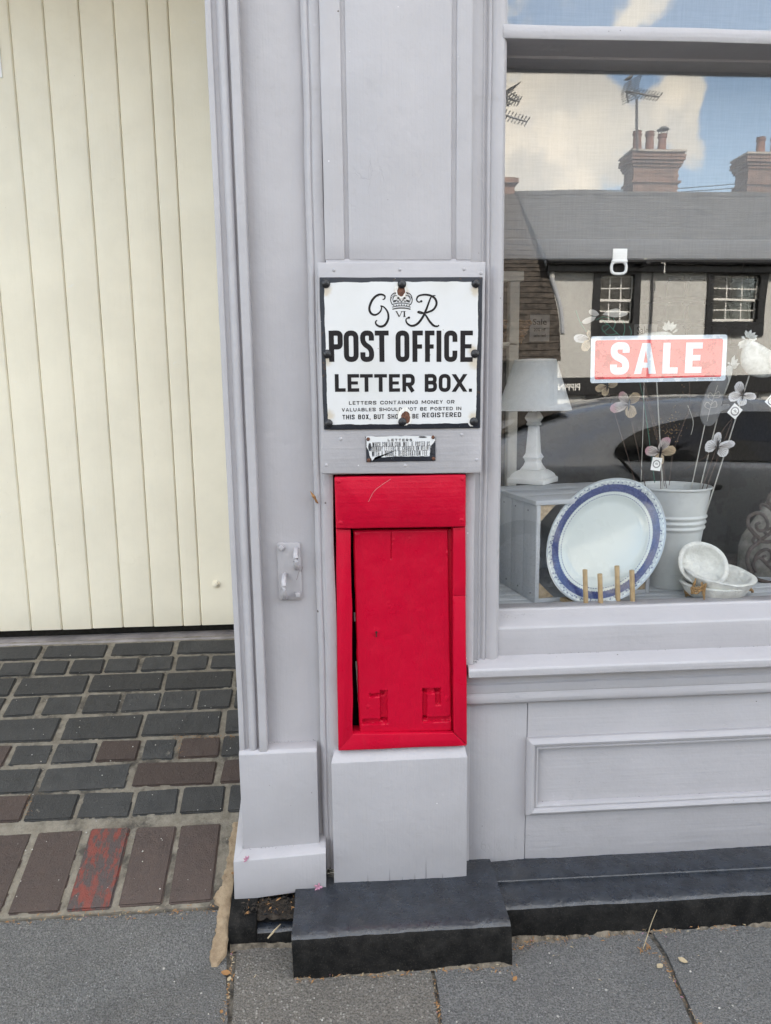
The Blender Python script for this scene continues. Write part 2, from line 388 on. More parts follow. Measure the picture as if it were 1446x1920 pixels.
M_ink = plain('black_enamel', (.013, .011, .012), .5, var=.15, vs=40, bump=0, spec=.2, rvar=.05)
M_wood = plain('pale_wood', (.50, .36, .20), .55, var=.12, vs=60, bump=.2)
M_greywood = paint('grey_washed_wood', (.50, .52, .545), rough=.6, dirt=.7, grain=.7)
M_zinc = plain('zinc_paint', (.62, .64, .63), .42, metal=.10, var=.06, vs=14, bump=.1)
M_plaster = plain('whitewashed_clay', (.76, .76, .72), .9, var=.11, vs=45, bump=1.0, bs=110, bd=.005)
M_twine = plain('jute_twine', (.33, .20, .085), .9, var=.35, vs=200, bump=.5)
M_ironrust = plain('old_cast_iron', (.065, .050, .045), .75, metal=.3, var=.4, vs=60, bump=.5)
M_stone = plain('grey_stone', (.20, .19, .17), .9, var=.35, vs=40, bump=.8, bs=90, bd=.004)
M_black = plain('black_joinery', (.012, .012, .014), .4, var=.2)
M_render = plain('white_render', (.50, .495, .475), .85, var=.05, vs=1.2, bump=0)
M_tv = plain('aerial_metal', (.10, .10, .105), .5, metal=.5)
M_stick = plain('stick_metal', (.55, .54, .5), .4, metal=.3, bump=0)
M_twig = plain('brown_twig', (.10, .065, .05), .8, bump=0)

def m_planks_blue():
    m, t, b = newmat('sill_boards_white'); p = pos(t)
    n = t.noise(t.scale(p, (4, 120, 120)), 1, 4)
    setb(t, b, Base_Color=t.mix(t.map(n, .3, .75), (.52, .55, .58), (.66, .68, .70)), Roughness=.55); return m
M_plat = m_planks_blue()

def m_brick(name, c1, c2, extra=None):
    m, t, b = newmat(name); p = pos(t)
    rn = t.new('ShaderNodeObjectInfo').outputs['Random']
    pv = t.vmath('ADD', p, t.new('ShaderNodeCombineXYZ', {0: t.math('MULTIPLY', rn, 9.0), 1: 0.0, 2: rn}).outputs[0])
    n = t.noise(pv, 22, 6, .65); col = t.mix(t.map(n, .3, .72), c1, c2)
    col = t.mix(t.math('MULTIPLY', rn, .55), col, (c1[0]*.62, c1[1]*.58, c1[2]*.52))
    col = t.mix(t.math('MULTIPLY', t.map(t.noise(pv, 260, 3, .7), .60, .70), .30), col, (.24, .235, .225))
    if extra: col = t.mix(t.map(t.noise(t.scale(pv, (1.6, .5, 1)), 34, 6, .7), .47, .56), col, extra)
    col = t.mix(t.math('MULTIPLY', t.map(t.noise(pv, 13, 5, .7), .66, .72), .55), col, (.30, .27, .22))
    setb(t, b, Base_Color=col, Roughness=t.map(n, .3, .7, .5, .78))
    h = t.math('ADD', t.noise(pv, 320, 4, .6), t.math('MULTIPLY', t.noise(pv, 60, 4), 1.4))
    setb(t, b, Normal=t.bump(h, 1.0, .0034)); return m
M_bblue = m_brick('blue_engineering_brick', (.036, .036, .036), (.072, .071, .068))
M_bbrown = m_brick('brown_engineering_brick', (.066, .045, .038), (.100, .070, .058))
M_bred = m_brick('red_faced_brick', (.075, .062, .062), (.11, .075, .066), extra=(.20, .048, .034))

def m_mortar():
    m, t, b = newmat('mortar'); p = pos(t); n = t.noise(p, 40, 6, .7)
    col = t.mix(t.map(n, .3, .7), (.18, .155, .118), (.28, .25, .20))
    col = t.mix(t.map(t.noise(p, 9, 5, .7), .50, .66), col, (.085, .074, .060))
    setb(t, b, Base_Color=col, Roughness=.95, Normal=t.bump(t.noise(p, 260, 5, .7), 1.0, .003)); return m
M_mortar = m_mortar()
def m_sand():
    m, t, b = newmat('sandy_mortar'); p = pos(t); n = t.noise(p, 30, 6, .7)
    setb(t, b, Base_Color=t.mix(t.map(n, .3, .7), (.24, .17, .105), (.40, .305, .20)), Roughness=.95, Normal=t.bump(t.noise(p, 140, 6, .7), 1.0, .004)); return m
M_sand = m_sand()

def m_ground(name, c1, c2, agg, aggs=170, amount=.62):
    m, t, b = newmat(name); p = pos(t)
    n = t.noise(p, 5, 6, .65); f = t.noise(p, 300, 3, .7)
    col = t.mix(t.map(n, .3, .7), c1, c2)
    col = t.mix(t.map(f, .38, .60, 0, .75), sh(c1, .42), col)
    v = t.new('ShaderNodeTexVoronoi', {'Vector': p, 'Scale': float(aggs)})
    rc = t.new('ShaderNodeSeparateColor', {0: v.outputs['Color']})
    st = t.math('MULTIPLY', t.math('LESS_THAN', v.outputs['Distance'], .33), t.math('GREATER_THAN', rc.outputs[0], amount))
    col = t.mix(t.math('MULTIPLY', st, t.math('MULTIPLY', rc.outputs[1], .75)), col, agg)
    col = t.mix(t.math('MULTIPLY', t.map(t.noise(p, 75, 5, .75), .5, .72), .5), col, sh(c1, .5))
    v2 = t.new('ShaderNodeTexVoronoi', {'Vector': p, 'Scale': 34.0}); r2 = t.new('ShaderNodeSeparateColor', {0: v2.outputs['Color']})
    sp = t.math('MULTIPLY', t.math('LESS_THAN', v2.outputs['Distance'], t.math('MULTIPLY', r2.outputs[1], .13)), t.math('GREATER_THAN', r2.outputs[0], .72))
    col = t.mix(sp, col, (.42, .40, .36))
    v3 = t.new('ShaderNodeTexVoronoi', {'Vector': t.vmath('ADD', p, t.vmath('SCALE', (0, 0, 0))), 'Scale': 8.0}); r3 = t.new('ShaderNodeSeparateColor', {0: v3.outputs['Color']})
    gum = t.math('MULTIPLY', t.math('LESS_THAN', t.math('ADD', v3.outputs['Distance'], t.math('MULTIPLY', t.noise(p, 60, 3), .05)), t.math('ADD', .06, t.math('MULTIPLY', r3.outputs[1], .07))), t.math('GREATER_THAN', r3.outputs[0], .60))
    col = t.mix(t.math('MULTIPLY', gum, .5), col, t.mix(r3.outputs[2], (.06, .06, .06), (.26, .25, .23)))
    stn = t.map(t.noise(p, 17, 6, .7, .4), .64, .70)
    col = t.mix(t.math('MULTIPLY', stn, .35), col, (.17, .16, .145))
    setb(t, b, Base_Color=col, Roughness=t.map(n, .3, .7, .72, .9))
    h = t.math('ADD', t.noise(p, 240, 4, .65), t.math('MULTIPLY', v.outputs['Distance'], -.6))
    setb(t, b, Normal=t.bump(h, 1.0, .0045)); return m
M_asph = m_ground('dark_tarmac', (.180, .176, .169), (.240, .232, .220), (.36, .355, .34), 230, .70)
M_conc = m_ground('worn_concrete', (.215, .197, .172), (.275, .252, .222), (.42, .40, .36), 150, .50)
M_slab = m_ground('smooth_grey_paving', (.195, .192, .187), (.255, .249, .238), (.34, .335, .325), 210, .75)
M_road = m_ground('road_tarmac', (.05, .05, .05), (.065, .064, .062), (.11, .11, .11), 120, .7)
def m_plinth(name, rough, dust):
    m, t, b = newmat(name); p = pos(t); n = t.noise(p, 26, 6, .65)
    col = t.mix(t.map(n, .35, .7), (.009, .012, .018), (.020, .026, .037)) if rough < .5 else t.mix(t.map(n, .35, .7), (.009, .009, .009), (.020, .019, .018))  # glossy tops: bluish sky sheen put into the base colour; rough fronts neutral
    col = t.mix(t.math('MULTIPLY', t.map(t.noise(p, 330, 3, .8), .56, .66), dust), col, (.15, .13, .105))
    col = t.mix(t.math('MULTIPLY', t.map(t.noise(p, 8, 5, .7), .54, .70), dust*.9), col, (.085, .078, .068))
    setb(t, b, Base_Color=col, Roughness=t.map(t.noise(p, 40, 4), .3, .7, rough-.10, rough+.16), Specular_IOR_Level=.7 if rough < .5 else .06, Coat_Weight=.35 if rough < .5 else 0.0, Coat_Roughness=.16)
    h = t.math('ADD', t.noise(p, 90, 4, .6), t.math('MULTIPLY', t.noise(p, 17, 3, .5, .5), 2.0))
    setb(t, b, Normal=t.bump(h, .6, .0045)); return m
M_tar = m_plinth('black_bitumen_sky_sheen', .30, .22)
M_tarf = m_plinth('black_bitumen_rough', .85, .16)

def m_enamel():
    m, t, b = newmat('white_enamel'); p = pos(t)
    v = t.new('ShaderNodeTexVoronoi', {'Vector': p, 'Scale': 75.0}); rc = t.new('ShaderNodeSeparateColor', {0: v.outputs['Color']})
    sp = t.math('MULTIPLY', t.math('LESS_THAN', v.outputs['Distance'], .07), t.math('GREATER_THAN', rc.outputs[0], .86))
    col = t.mix(t.map(t.noise(p, 7, 5), .45, .75, 0, .8), (.66, .66, .665), (.60, .595, .575))
    col = t.mix(sp, col, (.25, .2, .16))
    # rust runs from the rivets: stains with a shape of their own
    for (px, py, r) in ((754, 548, .020), (757, 778, .020), (611, 545, .016), (893, 545, .016), (616, 780, .018), (889, 780, .015), (613, 678, .014), (890, 680, .018), (887, 655, .014)):
        q = P(px, py, -.03); d = t.vmath('DISTANCE', t.vmath('ADD', p, t.vmath('SCALE', (0, 0, 0))), tuple(q))
        d = t.math('ADD', d, t.math('MULTIPLY', t.math('SUBTRACT', t.noise(p, 110, 4), .5), .014))
        col = t.mix(t.map(d, r*.25, r, .62, 0), col, (.50, .40, .26))
    setb(t, b, Base_Color=col, Roughness=.22, Specular_IOR_Level=.5, Normal=t.bump(t.noise(p, 14, 3), .25, .004)); return m
M_enamel = m_enamel()
def m_edge():
    m, t, b = newmat('chipped_black_border'); p = pos(t)
    n = t.noise(p, 190, 4, .8)
    col = t.mix(t.map(n, .66, .69), (.020, .022, .030), (.55, .53, .5))
    col = t.mix(t.map(t.noise(p, 60, 4), .62, .7), col, (.06, .035, .025))
    setb(t, b, Base_Color=col, Roughness=.45, Specular_IOR_Level=.3, Normal=t.bump(t.noise(p, 90, 4), .5, .002)); return m
M_edge = m_edge()

def m_glass(name, fac, tint=(1, 1, 1)):
    m = bpy.data.materials.new(name); m.use_nodes = True; t = NT(m.node_tree)
    for n in list(t.n): t.n.remove(n)
    ge = t.new('ShaderNodeNewGeometry'); co = t.math('ABSOLUTE', t.vmath('DOT_PRODUCT', ge.outputs['Normal'], ge.outputs['Incoming']))
    fr = t.math('ADD', .04, t.math('MULTIPLY', t.math('POWER', t.math('SUBTRACT', 1.0, co), 5.0), .96))
    f = t.math('ADD', fr, fac, clamp=True)
    tr = t.new('ShaderNodeBsdfTransparent', {'Color': tint}); gl = t.new('ShaderNodeBsdfGlossy', {'Color': (1, 1, 1), 'Roughness': 0.0, 'Normal': t.bump(t.noise(ge.outputs['Position'], 2.2, 2), .5, .0009)})
    mx = t.new('ShaderNodeMixShader', {0: f, 1: tr.outputs[0], 2: gl.outputs[0]})
    t.new('ShaderNodeOutputMaterial', {0: mx.outputs[0]}); return m
M_glass = m_glass('shop_window_glass', .030)

# ------------------------------------------------------------------ ground
def ramp_z(y): return .06+.40*y
road = MB()
def roadz(y):                                # street falls away to the far side
    if y > -1.9: return -.12
    return max(-1.45, -.13-(-1.9-y)*.105)
ys = [-1.9, -2.6, -4, -6, -8, -10, -12, -13.2]
for a, b in zip(ys[:-1], ys[1:]): road.add([(-80, b, roadz(b)), (80, b, roadz(b)), (80, a, roadz(a)), (-80, a, roadz(a))], [(0, 1, 2, 3)])
tag(road.build('road', M_road, smooth=True), kind='structure')
terr = MB(); terr.add([(-900, -900, -1.62), (900, -900, -1.62), (900, 900, -1.62), (-900, 900, -1.62)], [(0, 1, 2, 3)])
tag(terr.build('ground', M_slab), kind='structure')
fp = MB(); fp.box(-60, 60, -14.78, -13.0, -1.6, -1.36)
tag(fp.build('far_pavement', M_slab, bevel=.01), kind='structure')
pv = MB(); pv.add([(-40, -1.9, -.03), (40, -1.9, -.03), (40, -.95, -.020), (-40, -.95, -.020), (40, -.2, -.0065), (-40, -.2, -.0065), (40, .3, -.0065), (-40, .3, -.0065)], [(0, 1, 2, 3), (3, 2, 4, 5), (5, 4, 6, 7)])
M_bed = plain('gritty_joint', (.125, .112, .093), .95, var=.5, vs=90, bump=.9, bs=260, bd=.004)
pavement = tag(pv.build('pavement', M_bed), kind='structure')
def slab(pts, mat, top=0.0, th=.03, wobs=.002, lab=None):
    n = 24; out = []
    for i, p in enumerate(pts):
        q = pts[(i+1) % len(pts)]
        for k in range(n):
            u = k/n; v = Vector((p[0]+(q[0]-p[0])*u, p[1]+(q[1]-p[1])*u, 0)); z = (p[2]+(q[2]-p[2])*u) if len(p) > 2 else top
            v += mnoise.noise_vector(Vector((v.x*14, v.y*14, 3)))*wobs*1.6+mnoise.noise_vector(Vector((v.x*60, v.y*60, 7)))*wobs*.6
            out.append((v.x, v.y, z))
    m = len(out); c = (sum(p[0] for p in out)/m, sum(p[1] for p in out)/m, sum(p[2] for p in out)/m)
    mb = MB(); vs = out+[(p[0], p[1], p[2]-th) for p in out]+[c]
    mb.add(vs, [(i, (i+1) % m, 2*m) for i in range(m)]+[(i, m+i, m+(i+1) % m, (i+1) % m) for i in range(m)])
    return mb.build('paving_slab', mat, pavement, label=lab, fixn=True)
G = .004
slab([(-1.6, -.95, -.03), (-.262, -.95, -.03), (-.238, -.28, 0), (-.262, -.13, .0)[:3], (-.285, -.03, .046), (-1.6, -.03, .046), (-1.6, -.28, .0)], M_asph, lab='dark tarmac patch in front of the brick ramp')
slab([(-.255, -.95, -.012), (.168, -.95, -.012), (.176, -.19, 0), (.10, -.02, 0), (-.25, -.02, 0), (-.228, -.28, 0)], M_conc, lab='worn concrete slab with pale gravel specks')
slab([(.176, -.95, -.012), (.672, -.95, -.012), (.664, -.36, 0), (.682, -.19, 0), (.67, -.02, 0), (.19, -.02, 0), (.184, -.19, 0)], M_slab)
slab([(.680, -.95, -.012), (1.5, -.95, -.012), (1.5, -.02, 0), (.69, -.02, 0), (.693, -.19, 0), (.674, -.36, 0)], M_slab)
for i in range(3):
    slab([(1.506+i*.9, -.95), (2.40+i*.9, -.95), (2.40+i*.9, -.02), (1.506+i*.9, -.02)], M_slab)
    slab([(-2.5-i*.9, -.95), (-1.606-i*.9, -.95), (-1.606-i*.9, -.03), (-2.5-i*.9, -.03)], M_asph)
for i in range(9): slab([(-3.6+i*.85, -1.74), (-2.756+i*.85, -1.74), (-2.756+i*.85, -.956), (-3.6+i*.85, -.956)], M_slab, top=-.012)
kb = MB()
for i in range(10): kb = MB(); kb.box(-4.5+i*.92, -3.585+i*.92, -1.90, -1.745, -.2, -.02); kb.build('kerb_stone', M_conc, pavement, bevel=.008)

# ------------------------------------------------------------------ brick ramp up to the doors
mb = MB(); z0 = -.0035
mb.add([(-2.6, -.022, ramp_z(-.022)+z0), (-.20, -.022, ramp_z(-.022)+z0), (-.20, .86, ramp_z(.86)+z0), (-2.6, .86, ramp_z(.86)+z0), (-2.6, -.022, -.05), (-.2, -.022, -.05), (-.2, .86, -.05), (-2.6, .86, -.05)],
       [(0, 1, 2, 3), (0, 4, 5, 1), (1, 5, 6, 2), (2, 6, 7, 3), (3, 7, 4, 0)])
mb.f = mb.f[1:]
def bed(u, v):
    x, y = -1.45+1.25*u, -.022+.882*v
    return (x, y, ramp_z(y)+z0+.0020*mnoise.noise(Vector((x*30, y*30, 0)))+.0016*mnoise.noise(Vector((x*110, y*110, 5)))-.0005)
mb.grid(bed, 200, 150); mb.add([(-2.6, -.022, ramp_z(-.022)+z0), (-1.45, -.022, ramp_z(-.022)+z0), (-1.45, .86, ramp_z(.86)+z0), (-2.6, .86, ramp_z(.86)+z0)], [(0, 1, 2, 3)])
ramp = tag(mb.build('brick_ramp', M_mortar, smooth=True), kind='structure')
# a little relief on the mortar bed
ALPH = math.atan(.40)
_bm = {}
def brick_mesh(L, D, var):
    k = (round(L, 3), round(D, 3), var)
    if k in _bm: return _bm[k]
    bm = bmesh.new(); h = .03
    r = random.Random(hash(k) % 9999)
    bmesh.ops.create_cube(bm, size=1)
    for v in bm.verts: v.co = Vector((v.co.x*L+r.uniform(-.0032, .0032), v.co.y*D+r.uniform(-.0026, .0026), v.co.z*h+r.uniform(-.0006, .0006)))
    bmesh.ops.bevel(bm, geom=[e for e in bm.edges if min(v.co.z for v in e.verts) > 0 or abs(e.verts[0].co.z-e.verts[1].co.z) > h*.5], offset=.0036, segments=2, affect='EDGES')
    me = bpy.data.meshes.new('brick'); bm.to_mesh(me); bm.free(); _bm[k] = me; return me
def ramp_hit(px, py):
    d = ray(px, py); k = (CAM.z-.06-.4*CAM.y)/(.4*d.y-d.z); return CAM+d*k
bmats = [M_bblue, M_bbrown, M_bred]
_bmv = {}
def put_brick(xc, yc, L, D, kind, lift=0.0):
    base = brick_mesh(round(L/.01)*.01 if L > .03 else L, round(D/.004)*.004, rnd.randrange(4)); key = (base.name, kind)
    if key not in _bmv:
        me = base.copy(); me.name = 'brick'; me.materials.clear(); me.materials.append(bmats[kind]); _bmv[key] = me
    o = bpy.data.objects.new('brick', _bmv[key]); link(o, ramp)
    o.location = (xc, yc, ramp_z(yc)-.015+lift+rnd.uniform(-.0018, .0018)); o.rotation_euler = (ALPH+rnd.uniform(-.008, .008), rnd.uniform(-.008, .008), rnd.uniform(-.012, .012))
rows_px = [1203, 1231, 1261, 1297, 1336, 1384.5, 1427.8, 1478.5, 1532]
joints = [[81, 206, 328, 452], [5, 66, 135, 197, 263, 328, 393, 458], [33, 169, 307, 440], [12, 80, 156, 229, 300, 368, 435], [-40, 115, 267, 417], [23, 101, 181, 262, 334, 412], [-92, 78, 247, 410], [-45, 52, 152, 249, 337, 424]]
for i, jl in enumerate(joints):
    y1 = ramp_hit(200, rows_px[i]).y; y0 = ramp_hit(200, rows_px[i+1]).y
    ym = (rows_px[i]+rows_px[i+1])/2; xs = [ramp_hit(j, ym).x for j in jl]
    step = .225 if i % 2 == 0 else .1125
    while xs[-1] < -.22: xs.append(xs[-1]+step)
    while xs[0] > -1.75: xs.insert(0, xs[0]-step)
    yc = (y0+y1)/2; Dd = (y1-y0)/math.cos(ALPH)-.0105
    for k in range(len(xs)-1):
        a, b = xs[k], min(xs[k+1], -.203)
        if b-a < .03: continue
        gj = .014 if (i % 2 == 0 or k % 2) else .008
        kind = 1 if rnd.random() < .09 else 0
        if i == 6 and b > -.40: kind = 1
        put_brick((a+b)/2, yc, b-a-gj, Dd, kind)
jl = [44, 142, 236, 324, 411]; xs = [ramp_hit(j, 1620).x for j in jl]
while xs[0] > -1.75: xs.insert(0, xs[0]-.112)
ya, yb = ramp_hit(200, 1549).y, ramp_hit(200, 1700).y
for k in range(len(xs)-1):
    put_brick((xs[k]+xs[k+1])/2, (ya+yb)/2, xs[k+1]-xs[k]-.016, (ya-yb)/math.cos(ALPH)-.004, 2 if k == len(xs)-4 else 1)
# sandy mortar fillet between the ramp, the tarmac and the plinth
mb = MB()
def fil(u, v):
    yy = .175-.325*u; n1 = mnoise.noise(Vector((u*11, 2.0, 0))); n2 = mnoise.noise(Vector((u*13, 7.0, 0))); n3 = mnoise.noise(Vector((u*45, v*2, 3)))
    xr_ = -.2605+.004*n2-.002*u; xl_ = -.284-.013*u-.007*n1-.006*n3
    if .46 < u < .62: xl_ -= .016*math.sin(math.pi*(u-.46)/.16)
    if u > .80: xl_ -= .003*math.sin(math.pi*(u-.8)/.2)
    if u > .93: k = (u-.93)/.07; m_ = (xl_+xr_)/2-.006; xl_ = xl_+(m_-xl_)*k*.7; xr_ = xr_+(m_-xr_)*k*.7
    z = max(ramp_z(yy), .0)+.003 if yy > -.15 else .003
    e = 1-abs(2*v-1)**6
    return (xl_+(xr_-xl_)*v, yy, z+(.0030*e-.002 if 0 < v < 1 and u < 1 else -.006)+.0012*mnoise.noise(Vector((u*60, v*5, 1))))
mb.grid(fil, 110, 12); mb.build('mortar_fillet', M_sand, ramp, smooth=True, label='sandy mortar patch along the ramp edge')

# ------------------------------------------------------------------ the shop building
shop = thing('shop_building', 'grey painted wooden shopfront with pilasters, stallriser and large display window', 'shop building', (0, .2, 0))
TOP = 3.0
def vprof(name, prof, z0, z1, mat=M_paint, parent=None, n=40, amp=.0009, bevel=.0012, smooth=True):
    mb = MB().extr(prof, 'z', z0, z1, n); mb.wob(amp, 7, z0)
    return mb.build(name, mat, parent or shop, bevel=bevel, smooth=smooth)
def hprof(name, prof, x0, x1, mat=M_paintx, parent=None, n=40, amp=.0008, bevel=.0012):
    mb = MB().extr(prof, 'x', x0, x1, n); mb.wob(amp, 7, x0)
    return mb.build(name, mat, parent or shop, bevel=bevel)
# recessed flat at the left and its door frame moulding
flat = vprof('pilaster', [(-.20, .030), (-.045, .030), (-.045, .12), (-.20, .12)], .05, TOP)
frame = vprof('door_frame', [(-.2325, .003), (-.2215, .003), (-.2200, .010), (-.2125, .011), (-.2095, .004), (-.2050, .000), (-.1990, -.0005), (-.1935, .004), (-.1920, .012), (-.1880, .012), (-.1870, -.003), (-.1705, -.003), (-.1690, .000), (-.1690, .030), (-.2325, .14)], .4135, TOP, n=60, bevel=.0008)
vprof('door_frame', [(-.2325, .141), (-.20, .141), (-.20, .88), (-.226, .88)], .25, 2.795)
vprof('pilaster_edge', [(-.0505, .020), (-.044, .014), (-.038, .0135), (-.036, .017), (-.033, .012), (-.014, .012), (-.0125, .02), (-.0115, .06), (-.0505, .06)], .10, TOP, mat=M_dirtyp, n=80, amp=.0022)
# central pilaster, upper panel with two sunk grooves
vprof('pilaster', [(-.013, 0), (.0265, 0), (.0275, .0055), (.0355, .0055), (.0365, 0), (.2465, 0), (.2475, .0055), (.2565, .0055), (.2575, 0), (.288, 0), (.288, .06), (-.013, .06)], 1.482, TOP, bevel=.0008)
MB().box(-.012, .287, .0015, .06, 1.04, 1.4835).build('pilaster_rail', M_paintx, shop, bevel=.001)
# carcass round the letter box cavity
vprof('pilaster_side', [(-.030, .010), (-.008, .008), (-.006, .06), (-.030, .06)], .39, 1.042, mat=M_dirtyp, amp=.0022)
vprof('pilaster_side', [(.280, .002), (.3005, .002), (.3005, .06), (.280, .06)], .60, 1.042, mat=M_paint, amp=.0012)
vprof('pilaster_side', [(.272, .036), (.300, .036), (.300, .06), (.272, .06)], .06, .60, mat=M_paint, amp=.0012)
cv = MB(); cv.box(-.008, .282, .16, .17, .38, 1.05); cv.box(-.012, -.0085, .02, .17, .38, 1.05); cv.box(.2825, .286, .02, .17, .38, 1.05); cv.box(-.012, .286, .02, .17, .37, .379); cv.box(-.012, .286, .02, .17, 1.051, 1.06)
cv.build('cavity_lining', M_dark, shop)
# block under the letter box
A, B = P(624, 1432, -.020), P(876, 1426, -.020)
blk = MB(); X0, X1 = -.0265, .2845
def zl(x, a, b): return a+(b-a)*(x-X0)/(X1-X0)
vs = []
for x, n in ((X0, 0), (X1, 1)):
    zb = zl(x, .0635, .0795); zt = .3875; 
    vs += [(x, -.020, zb), (x, -.020, zt), (x+(.008 if n == 0 else -.004), -.002, zt+.0225), (x, .05, zt+.0225), (x, .05, zb)]
blk.add(vs, [(0, 1, 6, 5), (1, 2, 7, 6), (2, 3, 8, 7), (3, 4, 9, 8), (4, 0, 5, 9), (4, 3, 2, 1, 0), (5, 6, 7, 8, 9)])
blk.build('plinth_block', M_paint, shop, bevel=.0012)
for i, (px, pl) in enumerate(((688, 38), (729, 44), (753, 22), (776, 26), (797, 58), (828, 20))):
    ck = MB(); a = P(px+2, 1664-pl*.2-i*2, -.0206); L = pl/880
    zb = zl(a.x, .0635, .0795)+.0015; ck.add([(a.x-.0006, -.0206, zb), (a.x+.0007, -.0206, zb), (a.x+.0002, -.0206, zb+L)], [(0, 1, 2)]); ck.build('crack', M_dark, shop, fixn=False)
# left plinth block and skirting base round the corner
lb = MB(); vs = []
for x in (-.2335, -.0585): vs += [(x, -.006, .150), (x, -.006, .410), (x, .000, .4165), (x, .06, .421), (x, .06, .150)]
lb.add(vs, [(0, 1, 6, 5), (1, 2, 7, 6), (2, 3, 8, 7), (3, 4, 9, 8), (4, 0, 5, 9), (4, 3, 2, 1, 0), (5, 6, 7, 8, 9)])
lb.build('plinth_block', M_paint, shop, bevel=.0014)
sk = MB()
sk.add([(-.2545, -.032, .0655), (-.0450, -.032, .0860), (-.0435, -.032, .1740), (-.2525, -.032, .1650), (-.0435, -.0055, .1845), (-.2340, -.0055, .1790), (-.0435, .05, .1845), (-.2340, .05, .179), (-.0450, .05, .086), (-.2545, .05, .0655)],
       [(0, 1, 2, 3), (3, 2, 4, 5), (5, 4, 6, 7), (1, 8, 6, 4, 2), (8, 9, 7, 6), (0, 9, 8, 1), (0, 3, 5, 7, 9)])
sk.add([(-.2550, -.0315, .0655), (-.2530, -.0315, .1640), (-.2345, -.006, .1785), (-.2345, .30, .32), (-.2535, .30, .295), (-.255, .30, .18), (-.2345, .30, .18), (-.2345, -.006, .0655)],
       [(0, 1, 4, 5), (1, 2, 3, 4), (2, 7, 6, 3), (0, 7, 2, 1), (0, 5, 6, 7), (3, 6, 5, 4)])
sk.build('skirting', M_paint, shop, bevel=.0012)
# window frame post: stepped mouldings to the right of the pilaster
vprof('window_post', [(.289, .016), (.299, .020), (.3125, .020), (.3155, .0165), (.3185, .024), (.3225, .026), (.325, .021), (.3295, .019), (.3325, .026), (.3375, .022), (.347, .0195), (.356, .0215), (.3625, .028), (.3655, .038), (.366, .052), (.352, .094), (.352, .14), (.289, .14)], .600, TOP, n=80, amp=.0011, bevel=.0006)
# transom
tr = hprof('transom', [(.020, 1.9125), (.018, 1.925), (.0205, 1.9385), (.094, 1.956), (.14, 1.956), (.14, 1.905), (.094, 1.9075), (.0935, 1.9125)], .3535, 2.6, n=60, amp=.0012)
# bottom rail, sill, bed moulds, stallriser
XR = 2.6
hprof('window_rail', [(.094, .7005), (.092, .6965), (.055, .6835), (.036, .6755), (.033, .6715), (.0325, .606), (.12, .600), (.14, .60), (.14, .7005)], .3015, XR, n=80, amp=.0010)
hprof('window_sill', [(.033, .6085), (.010, .602), (-.012, .5955), (-.0150, .5915), (-.0150, .5765), (-.012, .5735), (.012, .5735), (.045, .5735), (.045, .605)], .2875, XR, n=60, amp=.0014)
hprof('bed_mould', [(.045, .5730), (.0195, .5725), (.0205, .558), (.0270, .5555), (.0275, .5440), (.0225, .5415), (.0225, .5225), (.0250, .5205), (.0195, .5160), (.0170, .5080), (.0190, .4990), (.0245, .4935), (.0320, .4905), (.045, .4905)], .2875, XR, n=60, bevel=.0004)
st = MB().extr([(.040, .065), (.040, .492), (.12, .492), (.12, .065)], 'x', .4395, XR, 20); st.build('stallriser', M_paintx, shop, bevel=.0012)
s2 = MB(); s2.add([(.2875, .0395, .0700), (.4380, .0395, .0775), (.4375, .0395, .492), (.2875, .0395, .492), (.2875, .1, .0700), (.4380, .1, .0775), (.4375, .1, .492), (.2875, .1, .492)], [(0, 1, 2, 3), (1, 5, 6, 2), (0, 4, 5, 1), (4, 7, 6, 5), (0, 3, 7, 4), (3, 2, 6, 7)])
s2.build('stallriser', M_paint, shop, bevel=.001)
# bolection moulding of the stallriser panel: four mitred lengths
A, B = (.4365, .2030), (XR, .4005)
prof = [(0, .040), (0, .030), (.003, .026), (.006, .0225), (.011, .0205), (.0165, .0225), (.0190, .0285), (.0215, .0285), (.0235, .0260), (.0265, .0270), (.0285, .0325), (.0285, .040)]
def mitre(p0, p1, inn0, inn1, name='panel_moulding'):
    mb = MB(); n = 24; vs = []
    for i in range(n+1):
        u = i/n
        for (d, y) in prof:
            a = (p0[0]+inn0[0]*d, p0[1]+inn0[1]*d); b = (p1[0]+inn1[0]*d, p1[1]+inn1[1]*d)
            vs.append((a[0]+(b[0]-a[0])*u, y, a[1]+(b[1]-a[1])*u))
    m = len(prof); mb.add(vs, [(i*m+j, i*m+j+1, (i+1)*m+j+1, (i+1)*m+j) for i in range(n) for j in range(m-1)])
    mb.wob(.0007, 8); return mb.build(name, M_paintx, shop, smooth=True, ang=28)
mitre((A[0], A[1]), (A[0], B[1]), (1, 1), (1, -1)); mitre((A[0], B[1]), (B[0], B[1]), (1, -1), (-1, -1)); mitre((B[0], A[1]), (A[0], A[1]), (-1, 1), (1, 1))
